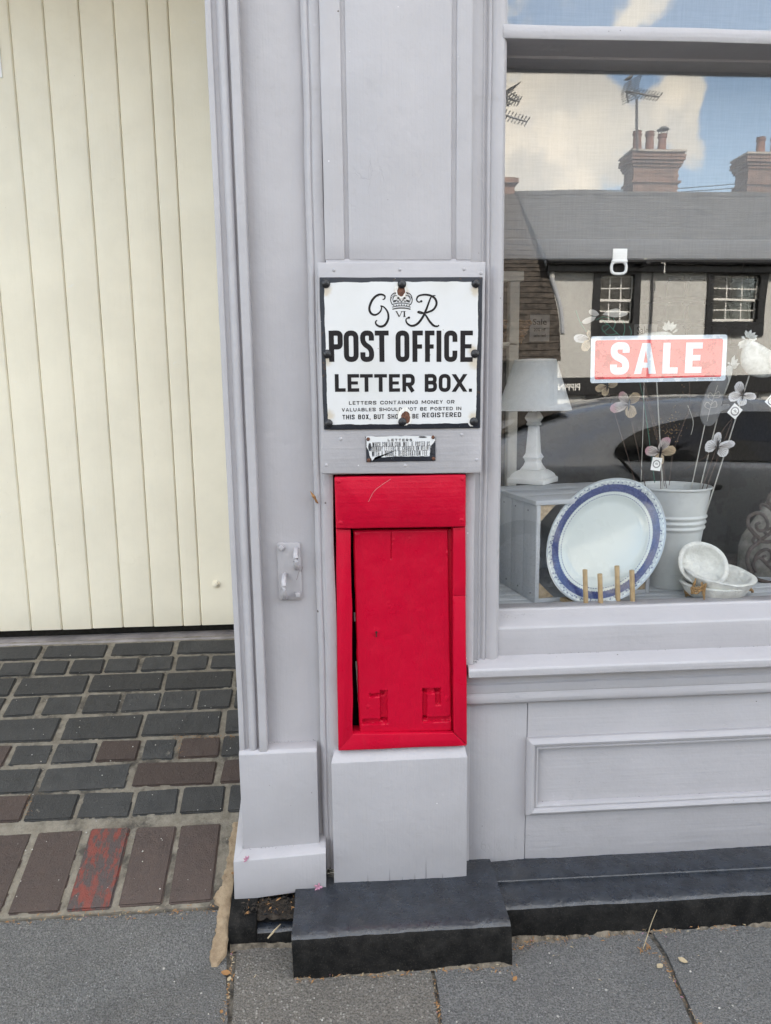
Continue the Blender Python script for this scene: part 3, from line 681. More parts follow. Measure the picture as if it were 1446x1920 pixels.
# black plinth: low part at the left, projecting block, long part under the window
def plinth(x0, x1, yf, ytop, zb, h0, h1, name='plinth', chx=.012, lab=None):
    mb = MB(); nx = max(8, int((x1-x0)*60)); prof = [(.06, h1), (ytop, h1), (ytop-.02, h1-.002), (yf+.030, h0+.006), (yf+.016, h0+.003), (yf+.007, h0-.002), (yf+.002, h0-.010), (yf, h0-.022), (yf-.003, (zb+h0)/2), (yf-.008, zb-.02), (.06, zb-.02)]
    pf = []
    for a_, b_ in zip(prof[:-1], prof[1:]):
        nn = max(1, int(math.hypot(b_[0]-a_[0], b_[1]-a_[1])/.010)); pf += [(a_[0]+(b_[0]-a_[0])*k/nn, a_[1]+(b_[1]-a_[1])*k/nn) for k in range(nn)]
    prof = pf+[prof[-1]]; nx *= 2
    m = len(prof); vs = []
    for i in range(nx+1):
        x = x0+(x1-x0)*i/nx
        for (y, z) in prof: vs.append((x, y, z))
    mb.add(vs, [(i*m+j, i*m+j+1, (i+1)*m+j+1, (i+1)*m+j) for i in range(nx) for j in range(m-1)]+[tuple(range(m-1, -1, -1)), tuple(nx*m+j for j in range(m))])
    mb.wob(.0026, 9, x0); mb.wob(.0012, 40, x0); mb.wob(.0005, 95, x0)
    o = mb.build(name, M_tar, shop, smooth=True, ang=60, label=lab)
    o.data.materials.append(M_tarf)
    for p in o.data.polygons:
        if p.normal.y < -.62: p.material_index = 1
    return o
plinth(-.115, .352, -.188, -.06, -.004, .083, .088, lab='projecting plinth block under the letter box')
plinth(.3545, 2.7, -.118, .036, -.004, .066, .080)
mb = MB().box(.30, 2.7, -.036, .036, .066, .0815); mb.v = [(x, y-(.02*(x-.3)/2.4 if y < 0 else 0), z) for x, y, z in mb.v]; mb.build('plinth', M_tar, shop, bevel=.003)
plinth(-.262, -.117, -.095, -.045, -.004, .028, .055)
mb = MB().box(.30, 2.7, -.040, .036, .0665, .0795); mb.v = [(x, y, z-(.006 if y < 0 and z > .07 else 0)) for x, y, z in mb.v]
mb = MB(); mb.box(-.262, -.2, -.095, .2, -.02, .05); mb.v = [(x, y, z+(.10 if y > 0 and z > 0 else 0)) for x, y, z in mb.v]; mb.build('plinth', M_tarf, shop, bevel=.004)
mb = MB(); mb.grid(lambda u, v: (-.245+.30*u, -.028-.05*v, .062-.012*v+.010*mnoise.noise(Vector((u*20, v*5, 0)))), 40, 8); mb.build('debris_bed', M_soil, shop, smooth=True)
# fascia, upper wall and the rest of the house: its shade covers the pavement
MB().box(-.24, 3.2, -.02, .16, TOP, 3.5).build('fascia', M_paintx, shop, bevel=.004)
MB().box(-3.4, -.241, .0, .16, 2.78, 3.5).build('fascia', M_paintx, shop, bevel=.004)
up = MB(); up.box(-3.4, 5.0, .05, .30, 3.5, 6.2); up.box(2.62, 5.0, .02, .30, -.05, 3.5); up.box(-4.0, -2.6, .02, .30, -.05, 3.5); up.box(-2.7, -2.6, .30, .9, -.05, 3.2)
up.build('wall', M_render, shop)
M_soff = plain('buff_soffit', (.42, .33, .22), .8, bump=0)
MB().box(-2.6, -.2, .16, .95, 2.80, 2.88).build('soffit', M_soff, shop)
rf = MB(); rf.add([(-3.6, -.15, 6.15), (5.2, -.15, 6.15), (5.2, 3.6, 8.6), (-3.6, 3.6, 8.6), (-3.6, 7, 6.15), (5.2, 7, 6.15)], [(0, 1, 2, 3), (3, 2, 5, 4)])
rf.build('roof', M_stone, shop, solid=.12)
# cream boarded doors at the back of the passage
YD = .885
gd = thing('garage_door', 'cream painted boarded door with V-grooves above the brick ramp', 'door', (-1.2, YD, .43))
jx = [P(px, 1175, YD).x for px in (-2, 58, 116, 172.6, 231, 288, 344, 378)]; jx.append(-.19)
while jx[0] > -2.45: jx.insert(0, jx[0]-.096)
for a, b in zip(jx[:-1], jx[1:]):
    zb = P(230, 1177, YD).z+rnd.uniform(-.001, .001); e = .0046
    mb = MB().extr([(a+.0008, YD+.004), (a+e, YD), (b-e, YD), (b-.0008, YD+.004), (b-.0008, YD+.028), (a+.0008, YD+.028)], 'z', zb, 2.795, 30); mb.wob(.0004, 4, a)
    mb.build('plank', M_cream, gd, bevel=.0006)
MB().box(-2.5, -.19, YD+.0285, YD+.045, .46, 2.79).build('light_leak_backing', M_dark, gd)  # dark sheet added to stop light leaking between the planks
q = P(405, 1095, YD)
mb = MB(); mb.xf(Matrix()); 
def disc_y(mb, c, r, y0, y1, n=12, rot=0.0, r1=None):
    r1 = r if r1 is None else r1; vs = []
    for (y, rr) in ((y0, r), (y1, r1)): vs += [(c[0]+rr*math.cos(rot+2*math.pi*k/n), y, c[2]+rr*math.sin(rot+2*math.pi*k/n)) for k in range(n)]
    mb.add(vs, [(k, (k+1) % n, n+(k+1) % n, n+k) for k in range(n)]+[tuple(range(n-1, -1, -1)), tuple(n+k for k in range(n))]); return mb
disc_y(mb, q, .0145, YD-.0005, YD-.003, 20); disc_y(mb, q, .0105, YD-.003, YD-.010, 6); disc_y(mb, q, .0055, YD-.010, YD-.016, 10)
mb.build('bolt', M_cream, gd, bevel=.0008)
th = MB().box(-2.6, -.205, .845, .93, .30, .398); th.wob(.003, 9)
M_thr = plain('worn_stone', (.30, .275, .27), .8, var=.25, vs=12, bump=.5)
tho = th.build('threshold', M_thr, shop, bevel=.004)
MB().box(-2.6, -.205, .95, .97, .36, .46).build('void_backing', M_dark, shop)
nt = P(0, 100, YD-.003); n2 = P(4.2, 145, YD-.003)
nb = MB().box(nt.x-.18, n2.x, YD-.0035, YD-.0008, n2.z, n2.z+.16); solo(nb.build('notice', M_white), 'white paper notice, only its edge in view, on the cream door', 'notice')

# ------------------------------------------------------------------ hasp plate with two staples
hp = thing('lock_staple_plate', 'grey painted steel plate with two staples on the recessed flat', 'lock plate', tuple(P(543, 1070, .03)))
a, b = P(519, 1018, .028), P(567, 1123, .028); rr = .006
pts = fillet([Vector((a.x, a.z)), Vector((b.x-.0005, a.z)), Vector((b.x+.001, b.z)), Vector((a.x+.0015, b.z))], rr, True)
MB().extr([(p.x, p.y) for p in pts], 'y', .0305, .0235).build('plate', M_paint, hp, bevel=.001)
def staple(x, z0, z1):
    path = [(x, .028, z0)]+[(x, .0235-.034*math.sin(math.pi*k/10), z0+(z1-z0)*(.5-.5*math.cos(math.pi*k/10))) for k in range(11)]+[(x, .028, z1)]
    MB().tube(path, .0058, 10).build('staple', M_paint, hp, smooth=True)
s1, s2_ = P(555, 1031, .015), P(557, 1064, .02); staple(s1.x, s2_.z, s1.z)
s1, s2_ = P(533, 1079, .015), P(535, 1120, .02); staple(s1.x, s2_.z, s1.z)
for (px, py, ro) in ((528, 1026, math.pi/2), (559, 1114, math.pi/4)):
    mb = MB(); disc_y(mb, P(px, py, .025), .0078, .0240, .0150, 4, ro); mb.build('bolt', M_paint, hp, bevel=.001)
MB().tube([P(568-12*k/8, 1062+22*k/8+4*math.sin(k), .0235) for k in range(9)], .0004, 4).build('cobweb', M_twig, hp)

# ------------------------------------------------------------------ letter box
lbx = thing('letter_box', 'bright red wooden letter box door and frame set in the pilaster', 'letter box', (.135, 0, .415))
def front(poly_px, y0, y1, name, mat, bevel=.0025, wob=.0012, parent=lbx, n=14, seg=2):
    """a board whose front face is the traced outline at depth y0, running back to y1"""
    pts = []
    for i, p in enumerate(poly_px):
        q = poly_px[(i+1) % len(poly_px)]
        for k in range(n):
            u = k/n; pts.append(P(p[0]+(q[0]-p[0])*u, p[1]+(q[1]-p[1])*u, y0))
    mb = MB().extr([(p.x, p.z) for p in pts], 'y', y0, y1)
    ysv = [v[1] for v in mb.v]; mb.wob(wob, 16, y0*50+len(name)); mb.v = [(v[0], yy, v[2]) for v, yy in zip(mb.v, ysv)]; return mb.build(name, mat, parent, bevel=bevel, seg=seg)
front([(627, 895), (874, 890), (874, 988), (630, 992)], -.0215, .02, 'hood_board', M_redx, bevel=.003, wob=.0008)
front([(630, 993), (657, 994), (660, 1120), (662, 1395), (634, 1406), (632, 1180)], -.014, .03, 'frame_stile', M_red, bevel=.004, wob=.002)
front([(850, 990), (873.5, 989), (873.5, 1117), (850, 1117.9)], -.014, .03, 'frame_stile', M_red, bevel=.0009, wob=.0010)
front([(850, 1118.2), (873.5, 1117.3), (876, 1397), (851, 1374)], -.0138, .03, 'frame_stile', M_red, bevel=.0009, wob=.0012)
front([(662, 1377), (850, 1375), (875.5, 1398.5), (634, 1407.5)], -.0142, .03, 'frame_rail', M_red, bevel=.003, wob=.0014)
# rebate behind the door at its right-hand edge
a, b = P(836, 992, .004), P(852, 1378, .004); MB().box(a.x, b.x+.004, .006, .03, b.z, a.z).build('rebate', M_red, lbx, bevel=.002)
# door: one dented leaf with the two sunk hinge recesses
d00, d10, d01, d11 = P(662, 995, -.004), P(841, 992, -.004), P(674, 1376, -.004), P(848, 1372, -.004)
def door_xy(px, py): p = P(px, py, -.004); return Vector((p.x, p.z))
REC = [[(694, 1302, 720, 1306), (713, 1296, 727, 1354), (680, 1350, 727, 1357)], [(793, 1296, 801, 1350), (793, 1292, 826, 1300), (817, 1292, 826, 1322), (793, 1346, 846, 1353)]]
RR = []
for grp in REC:
    for (x0, y0, x1, y1) in grp: a = door_xy(x0, y0); b = door_xy(x1, y1); RR.append((a.x, b.x, b.y, a.y))
BL = [(door_xy(px, py), r/1000, h/1000) for (px, py, r, h) in ((670, 1003, 7, 2.2), (706, 1185, 14, 1.6), (840, 1036, 6, 2.5), (842, 1050, 6, 2.0), (729, 1130, 5, .9), (731, 1138, 4, .8), (768, 1010, 4, 1.0), (738, 1012, 4, 1.2), (790, 1150, 16, 1.0), (760, 1190, 20, -1.0), (700, 1060, 25, -1.0), (800, 1060, 30, .9), (690, 1325, 6, 1.6), (715, 1342, 7, -1.2), (838, 1310, 9, 1.6), (820, 1322, 5, 1.4), (700, 1230, 24, 1.0), (735, 1280, 26, -.9))]
def sd(x, z, r):
    dx = max(r[0]-x, x-r[1]); dz = max(r[2]-z, z-r[3]); return max(dx, dz)
def doorf(u, v):
    a = d01.lerp(d00, v); b = d11.lerp(d10, v); p = a.lerp(b, u)
    edge = min(u*(b-a).length, (1-u)*(b-a).length, v*.42, (1-v)*.42)
    p.x += .0016*mnoise.noise(Vector((v*14, u*2, 5)))*(1 if u in (0, 1) else .4)
    y = -.004+.0009*mnoise.noise(Vector((p.x*22, p.z*22, 2)))+.00025*mnoise.noise(Vector((p.x*80, p.z*80, 4)))
    for r in RR:
        s = sd(p.x+.0010*mnoise.noise(Vector((p.x*120, p.z*120, 1))), p.z+.0010*mnoise.noise(Vector((p.x*120, p.z*120, 8))), r)
        if s < .0012: y += .0080*min(1, (.0012-s)/.0022)
    q = Vector((p.x, p.z))
    for (c, rad, h) in BL:
        d = (q-c).length/rad
        if d < 1: y -= h/1000*1000*(1-d*d)**2*.8 if False else h*(1-d*d)**2*.8
    if abs(p.x-door_xy(728+6*v, 1000).x) < .0011 and v > .86: y += .0025      # split in the top
    y += .006*max(0, 1-edge/.004)**2
    return (p.x, y, p.z)
mb = MB().grid(doorf, 150, 300)
dr = mb.build('door', M_red, lbx, smooth=True, ang=60, solid=0)
eb = MB(); rim = [doorf(0, v/40) for v in range(41)]+[doorf(u/20, 1) for u in range(1, 21)]+[doorf(1, 1-v/40) for v in range(1, 41)]+[doorf(1-u/20, 0) for u in range(1, 20)]
n = len(rim); eb.add(rim+[(x, .022, z) for x, y, z in rim], [(k, (k+1) % n, n+(k+1) % n, n+k) for k in range(n)]); eb.build('edge', M_red, dr, smooth=True)
kx = P(706, 1190, -.0085); kh = MB(); kh.box(kx.x-.0011, kx.x+.0011, -.0072, -.0062, kx.z-.006, kx.z+.003); disc_y(kh, (kx.x, 0, kx.z+.005), .0024, -.0062, -.0072, 10); kh.build('keyhole', M_dark, dr)
g1 = P(667, 1157, .03); MB().box(g1.x-.004, g1.x+.006, .03, .034, g1.z-.010, g1.z+.010).build('lock_bolt', M_zinc, lbx)
g1, g2 = P(668, 1240, .03), P(674, 1330, .03); MB().tube([g1, g2], .0022, 8).build('inner_rod', M_zinc, lbx)
for (px, py) in ((632, 903), (864, 898), (636, 980), (863, 975)): rd = MB(); disc_y(rd, P(px+3, py, -.0215), .0055, -.0210, -.0230, 14, 0, .002); rd.build('nail_head', M_redx, lbx, smooth=True)
sc = MB(); pa = catmull([(691, 941), (701, 922), (715, 910), (733, 898)]); v_, q_ = ribbon2d([Vector((P(x, y, -.0221).x, P(x, y, -.0221).z)) for x, y in pa], .0007); sc.add([(p.x, -.0222, p.y) for p in v_], q_)
sc.build('scratch', plain('scratch', (.62, .25, .25), .6, bump=0), lbx, fixn=False)

# ------------------------------------------------------------------ backing board, enamel notice, small plate
bbd = thing('backing_board', 'grey painted board nailed behind both enamel plates', 'board', (.14, -.02, 1.04))
front([(595, 492), (911, 491), (903, 887), (603, 889)], -.022, .0, 'board', M_paintx, bevel=.0022, wob=.0008, parent=bbd)
for (px, py) in ((626, 506.5), (750, 505.5), (870, 504.5), (902, 512), (639, 823), (866, 815), (894, 862), (760, 873), (612, 872)):
    mb = MB(); disc_y(mb, P(px, py, -.022), .0042, -.0215, -.0236, 14, 0, .0018); mb.build('nail_head', M_paintx, bbd, smooth=True)
sg = thing('letter_box_sign', 'large white enamel sign reading POST OFFICE LETTER BOX with black border', 'sign', (.14, -.025, 1.137))
front([(599, 520), (905.5, 519.5), (900.5, 802.5), (607, 805.5)], -.0262, -.0222, 'plate', M_edge, bevel=.0012, wob=.0012, parent=sg, n=30)
YS = -.02665
def px2(px, py, Y=YS): p = P(px, py, Y); return (p.x, p.z)
def wobpoly(pxs, amp, seed, n=40):
    out = []; k = len(pxs)
    for i in range(k):
        a, b = pxs[i], pxs[(i+1) % k]
        for j in range(n):
            u = j/n; q = Vector((a[0]+(b[0]-a[0])*u, a[1]+(b[1]-a[1])*u, seed)); q2 = q+mnoise.noise_vector(q*.05)*amp+mnoise.noise_vector(q*.22)*amp*.35; out.append(px2(q2.x, q2.y))
    return out
MB_f = poly(MB(), wobpoly([(607.5, 530), (700, 528.5), (897, 528), (896, 640), (892, 793), (750, 795.5), (615.5, 796), (611, 660)], 1.3, 3), YS)
MB_f.build('enamel_field', M_enamel, sg, fixn=False)
YT = -.0270
def line_px(mb, x0, y1, x1, y0, Y=YT):       # box in the photograph -> box on the sign
    a = P(x0, y0, Y); b = P(x1, y1, Y); return a.x, b.x, a.z, b.z
def zoomx(v): return 580+v/4.131
def zoomy(v): return 480+v/4.131
def heavy(words, ztop, zbot, stem, stemv, parent, mat=M_ink):
    mb = None
    for ch, a, b in words:
        mb = MB(); x0, x1, z0, z1 = line_px(mb, zoomx(a), zoomy(ztop), zoomx(b), zoomy(zbot)); s = (x1-x0)/(b-a)
        put2d(mb, glyph(ch, x1-x0, z1-z0, stem*s, stemv*s), x0, z0, YT); mb.build('letter', mat, parent, fixn=False)
heavy([('P', 155, 258), ('O', 270, 380), ('S', 397, 500), ('T', 510, 615), ('O', 670, 775), ('F', 800, 880), ('F', 897, 970), ('I', 986, 1024), ('C', 1045, 1148), ('E', 1170, 1268)], 577, 820, 38, 36, sg)
heavy([('L', 200, 280), ('E', 298, 385), ('T', 395, 492), ('T', 505, 602), ('E', 618, 702), ('R', 722, 818), ('B', 895, 990), ('O', 1003, 1096), ('X', 1103, 1226), ('.', 1236, 1262)], 914, 1052, 29, 26, sg)
mb = MB()
for body, a, b, ya, yb in (('LETTERS CONTAINING MONEY OR', 308, 1125, 1115, 1152), ('VALUABLES SHOULD NOT BE POSTED IN', 252, 1178, 1167, 1205), ('THIS BOX, BUT SHOULD BE', 258, 848, 1222, 1266), ('REGISTERED', 875, 1178, 1210, 1250)):
    x0, x1, z0, z1 = line_px(mb, zoomx(a), zoomy(ya), zoomx(b), zoomy(yb)); stroketext(mb, body, x0, x1, min(z0, z1), max(z0, z1), YT, .21)
mb.build('lettering', M_ink, sg, fixn=False)
# royal cypher
mb = MB()
def script(pts, w0, w1, k=0):
    c = catmull([px2(zoomx(a), zoomy(b), YT) for a, b in pts], 8); N = len(c)
    wd = [(w0+(w1-w0)*max(0.0, math.sin(math.pi*i/(N-1)))**1.3)/3620 for i in range(N)]
    v_, q_ = ribbon2d(c, wd); mb.add([(p.x, YT-.00004*k, p.y) for p in v_], q_)
script([(568, 336), (584, 330), (584, 308), (556, 297), (520, 308), (486, 345), (466, 400), (476, 440), (510, 456), (545, 436), (560, 405), (554, 384)], 8, 17, 0)
script([(552, 384), (582, 398), (608, 436), (612, 486), (588, 532), (552, 546), (522, 532), (514, 510), (526, 498)], 8, 17, 1)
mb.build('cypher_letter', M_ink, sg, fixn=False); mb = MB()
script([(866, 352), (846, 356), (832, 338), (846, 310), (890, 299), (940, 306), (976, 332), (986, 372), (962, 414), (915, 436), (872, 443), (842, 436), (852, 428), (884, 438)], 7, 16, 2)
script([(978, 306), (948, 312), (930, 350), (908, 410), (876, 478), (836, 526), (792, 540), (758, 520), (750, 490), (772, 474)], 7, 17, 3)
script([(884, 438), (905, 462), (932, 505), (964, 538), (992, 544), (1006, 534)], 9, 16, 4)
for (a, b) in ((868, 350), (772, 477)):
    c = px2(zoomx(a), zoomy(b), YT); poly(mb, [(c[0]+.0024*math.cos(k), c[1]+.0024*math.sin(k)) for k in [i*math.pi/6 for i in range(12)]], YT-.0003)
mb.build('cypher_letter', M_ink, sg, fixn=False)
mb = MB(); x0, x1, z0, z1 = line_px(mb, zoomx(672), zoomy(428), zoomx(722), zoomy(470)); 
def wedge(a, b): 
    v_, q_ = ribbon2d([Vector(a), Vector(b)], .0024); mb.add([(p.x, YT, p.y) for p in v_], q_)
xm = (x0+x1)/2; wedge((x0+.001, z1), (xm, z0)); v_, q_ = ribbon2d([Vector((x1-.001, z1)), Vector((xm, z0))], .0012); mb.add([(p.x, YT-.0001, p.y) for p in v_], q_)
xi = P(zoomx(737), 588, YT).x; mb.box(xi-.0014, xi+.0014, YT-.0001, YT, z0, z1)
for (c, hw, z) in ((x0+.001, .0022, z1), (x1-.001, .002, z1), (xi, .0028, z1), (xi, .0028, z0)): mb.box(c-hw, c+hw, YT-.0002, YT, z-.0004, z+.0004)
mb.build('numeral', M_ink, sg, fixn=False)
mb = MB()                                     # crown: arches, cap, ermine-like band
def cr(pts, wdt, k=0):
    c = catmull([px2(zoomx(a), zoomy(b), YT) for a, b in pts], 5); v_, q_ = ribbon2d(c, wdt); mb.add([(p.x, YT-.00003*k, p.y) for p in v_], q_)
cr([(645, 378), (632, 350), (634, 312), (655, 288), (690, 282)], .0017); cr([(783, 378), (797, 350), (793, 312), (772, 288), (735, 282)], .0017, 1)
cr([(655, 360), (648, 335), (660, 310), (680, 306)], .0014, 2); cr([(773, 360), (782, 335), (768, 310), (748, 306)], .0014, 3)
cr([(640, 376), (680, 366), (714, 364), (750, 366), (788, 376)], .0016, 4); cr([(642, 396), (680, 388), (714, 386), (750, 388), (786, 396)], .0014, 5); cr([(644, 412), (680, 404), (714, 402), (750, 404), (784, 412)], .0022, 6)
cr([(660, 358), (676, 340), (688, 356), (702, 336), (714, 356), (728, 336), (742, 356), (756, 340), (770, 358)], .0013, 7)
for i in range(7):
    c = px2(zoomx(655+i*20), zoomy(384-6*math.sin(math.pi*i/6)), YT); poly(mb, [(c[0]+.0013*math.cos(k), c[1]+.0013*math.sin(k)) for k in [j*math.pi/3 for j in range(6)]], YT-.0004)
for sx in (-1, 1):
    for i in range(5):
        c = px2(zoomx(714+sx*(84-i*9)), zoomy(335-i*11), YT); poly(mb, [(c[0]+.0012*math.cos(k), c[1]+.0012*math.sin(k)) for k in [j*math.pi/3 for j in range(6)]], YT-.0005)
    for (a, b) in ((690, 318), (664, 340)):
        c = px2(zoomx(714+sx*(714-a)), zoomy(b+8), YT); poly(mb, [(c[0]+.0028*math.cos(k), c[1]+.0020*math.sin(k)) for k in [j*math.pi/4 for j in range(8)]], YT-.0006)
mb.build('crown_emblem', M_ink, sg, fixn=False)
# rust chips where the enamel has burst round two rivets
def chip(cx, cy, rx, ry, Y, mat, seed, name):
    pts = []
    for i in range(40):
        a = 2*math.pi*i/40; k = 1+.22*mnoise.noise(Vector((math.cos(a)*1.6+seed, math.sin(a)*1.6, seed)))+.10*mnoise.noise(Vector((math.cos(a)*6+seed, math.sin(a)*6, seed)))
        pts.append(px2(cx+rx*k*math.cos(a), cy+ry*k*math.sin(a), Y))
    return poly(MB(), pts, Y).build(name, mat, sg, fixn=False)
M_bare = plain('chipped_enamel', (.70, .68, .64), .6, var=.12, vs=200, bump=.5)
chip(752, 543, 11, 15, -.0274, M_bare, 1, 'enamel_chip'); chip(752, 546, 7.5, 10, -.0276, M_rust, 2, 'rust_chip')
chip(759, 782, 13.5, 17, -.0274, M_bare, 3, 'enamel_chip'); chip(761, 783, 9.5, 11, -.0276, M_rust, 4, 'rust_chip')
chip(884, 792, 6, 7, -.0274, M_bare, 5, 'enamel_chip')
for (px, py) in ((611, 531), (754, 532), (893, 531), (613.5, 663.5), (891.5, 663), (616, 794), (755, 791), (889, 790.5)):
    c = P(px, py, -.031); mb = MB().sphere((c.x, -.0272, c.z), .0090, 16, 10, (1, .72, 1)); mb.build('rivet', M_iron, sg, smooth=True, ang=80)
sp = thing('small_enamel_plate', 'small worn enamel plate about registration fees below the big sign', 'plate', (.135, -.024, 1.07))
front([(685.5, 818), (817, 816.5), (817, 864), (687, 866.5)], -.0245, -.0222, 'plate', M_edge, bevel=.0008, wob=.0008, parent=sp, n=24)
def zx(v): return 660+v/7.61
def zy(v): return 800+v/7.61
YS2 = -.0249
def wob2(pxs, amp, seed, n=14):
    out = []
    for i in range(len(pxs)):
        a, b = pxs[i], pxs[(i+1) % len(pxs)]
        for j in range(n):
            u = j/n; q = Vector((a[0]+(b[0]-a[0])*u, a[1]+(b[1]-a[1])*u, seed)); q2 = q+mnoise.noise_vector(q*.10)*amp+mnoise.noise_vector(q*.35)*amp*.5; out.append(px2(q2.x, q2.y, YS2))
    return out
fieldpx = [(zx(a), zy(b)) for a, b in ((205, 140), (1190, 128), (1188, 200), (1140, 260), (1118, 330), (1112, 420), (700, 424), (330, 438), (290, 490), (262, 430), (235, 340), (205, 280))]
poly(MB(), wob2(fieldpx, .8, 9), YS2).build('enamel_field', M_enamel, sp, fixn=False)
mb = MB()
for i, ch in enumerate('LETTERS'):
    a = 512+i*52
    x0, x1, z0, z1 = line_px(mb, zx(a), zy(172), zx(a+34), zy(208), YS2-.0004); put2d(mb, glyph(ch, x1-x0, z1-z0, .0012, .0012), x0, z0, YS2-.0004)
for body, a, b, ya, yb in (('WHICH CONTAIN COIN, WILL, IF POSTED AS', 292, 1110, 222, 276), ('ORDINARY LETTERS BE CHARGED ON DELIVERY', 252, 1160, 284, 334), ('WITH A DOUBLE REGISTRATION FEE', 285, 1078, 350, 412)):
    x0, x1, z0, z1 = line_px(mb, zx(a), zy(yb), zx(b), zy(ya), YS2-.0004)
    stroketext(mb, body, x0, x1, min(z0, z1), max(z0, z1), YS2-.0004, .15, .34)
mb.build('lettering', M_ink, sp, fixn=False)
M_peel = plain('bare_black_steel', (.018, .018, .024), .5, var=.4, vs=200)
for i, (cx, cy, rx, ry) in enumerate(((255, 290, 22, 58), (1160, 320, 32, 75), (1010, 148, 60, 12))):
    pts = [px2(zx(cx+rx*(1+.3*mnoise.noise(Vector((math.cos(a)*2, math.sin(a)*2, i))))*math.cos(a)), zy(cy+ry*(1+.3*mnoise.noise(Vector((math.cos(a)*2, math.sin(a)*2, i+4))))*math.sin(a)), YS2-.0006) for a in [k*math.pi/10 for k in range(20)]]
    poly(MB(), pts, YS2-.0006).build('enamel_chip', M_peel, sp, fixn=False)
for (a, b) in ((232, 178), (1160, 152), (240, 480), (1165, 455)):
    c = P(zx(a), zy(b), -.026); MB().sphere((c.x, -.0252, c.z), .0040, 10, 6, (1, .6, 1)).build('screw', M_rust, sp, smooth=True, ang=80)

# ------------------------------------------------------------------ the display window
W0, W1 = .352, 2.58
for (za, zb) in ((.700, 1.9075), (1.956, 2.98)):
    MB().box(W0, W1, YG-.0015, YG+.0015, za, zb).build('window_pane', M_glass, shop)
MB().box(2.56, 2.62, .03, .14, .60, TOP).build('window_post', M_paint, shop, bevel=.003)
# shop interior: dark room behind the display
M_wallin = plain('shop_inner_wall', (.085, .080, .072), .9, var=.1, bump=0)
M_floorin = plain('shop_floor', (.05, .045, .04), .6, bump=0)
rm = MB(); X0, X1, Y0, Y1, Z0, Z1 = .30, 2.9, .145, 3.6, .0, 2.99
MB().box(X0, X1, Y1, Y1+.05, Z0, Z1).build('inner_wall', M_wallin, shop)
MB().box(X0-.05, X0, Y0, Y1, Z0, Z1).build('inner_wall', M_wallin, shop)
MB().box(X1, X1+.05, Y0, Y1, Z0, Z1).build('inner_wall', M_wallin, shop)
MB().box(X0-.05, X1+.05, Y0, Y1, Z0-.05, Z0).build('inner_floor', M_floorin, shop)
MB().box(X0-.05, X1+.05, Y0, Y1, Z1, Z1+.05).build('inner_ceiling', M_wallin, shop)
MB().box(.301, 2.57, .60, .615, .02, .66).build('display_front', M_wallin, shop)
for i in range(10):
    y = .145+i*.047; mb = MB().box(.31, 2.57, y+.0012, y+.0455, .662, .680); mb.build('display_board', M_plat, shop, bevel=.0015)

MB().box(.302, .308, .146, 1.2, .66, 2.95).build('bounce_panel', M_white, shop)  # unseen white panel added to bounce daylight onto the lamp
# roller blind
def m_blind():
    m = bpy.data.materials.new('woven_blind_fabric'); m.use_nodes = True; t = NT(m.node_tree); b = t.n['Principled BSDF']; p = pos(t)
    a = t.noise(t.scale(p, (330, 1, 14)), 1, 3, .7); c = t.noise(t.scale(p, (14, 1, 330)), 1, 3, .7)
    n = t.math('ADD', t.math('MULTIPLY', a, .5), t.math('MULTIPLY', c, .5))
    setb(t, b, Base_Color=t.mix(t.map(n, .36, .64), (.29, .295, .305), (.38, .385, .395)), Roughness=.95, Specular_IOR_Level=.1)
    tr = t.new('ShaderNodeBsdfTranslucent', {'Color': (.60, .60, .61, 1)})
    mx = t.new('ShaderNodeMixShader', {0: .40, 1: b.outputs[0], 2: tr.outputs[0]})
    t.l.new(mx.outputs[0], t.n['Material Output'].inputs[0]); return m
M_blind = m_blind()
YB = .158
bl = thing('roller_blind', 'grey woven roller blind drawn part way down behind the window', 'blind', (1.4, YB, 2.95))
zb = P(1100, 486, YB).z; zh = P(1100, 449, YB).z
MB().grid(lambda u, v: (.345+u*2.2, YB+.004*math.sin(u*7)*(1-v), zh+(2.95-zh)*v), 40, 20).build('fabric', M_blind, bl, smooth=True)
M_hem = plain('blind_hem', (.36, .37, .39), .9, var=.08, vs=80, bump=.2)
MB().box(.345, 2.545, YB-.006, YB+.006, zb, zh).build('hem_bar', M_blind, bl, bevel=.003)
MB().tube([(.345, YB+.03, 2.955), (2.545, YB+.03, 2.955)], .03, 16).build('roller', M_zinc, bl, smooth=True)
pu = MB(); a, b = P(1150, 466, YB-.012), P(1176, 488, YB-.012); pu.box(a.x, b.x, YB-.0125, YB-.0085, b.z, a.z); pt = pu.build('pull_tab', M_white, bl, bevel=.001)
a, b = P(1148, 487, YB-.014), P(1177, 492, YB-.014); MB().box(a.x, b.x, YB-.016, YB-.008, b.z, a.z).build('clip', M_white, pt, bevel=.0015)
c = P(1160.5, 502, YB-.012); rp = [Vector((c.x+.0175*math.copysign(abs(math.cos(q))**.6, math.cos(q)), YB-.012, c.z+.0135*math.copysign(abs(math.sin(q))**.75, math.sin(q)))) for q in [2*math.pi*k/28 for k in range(29)]]
MB().tube(rp, .0034, 8, cap=False).build('ring', M_white, pt, smooth=True)

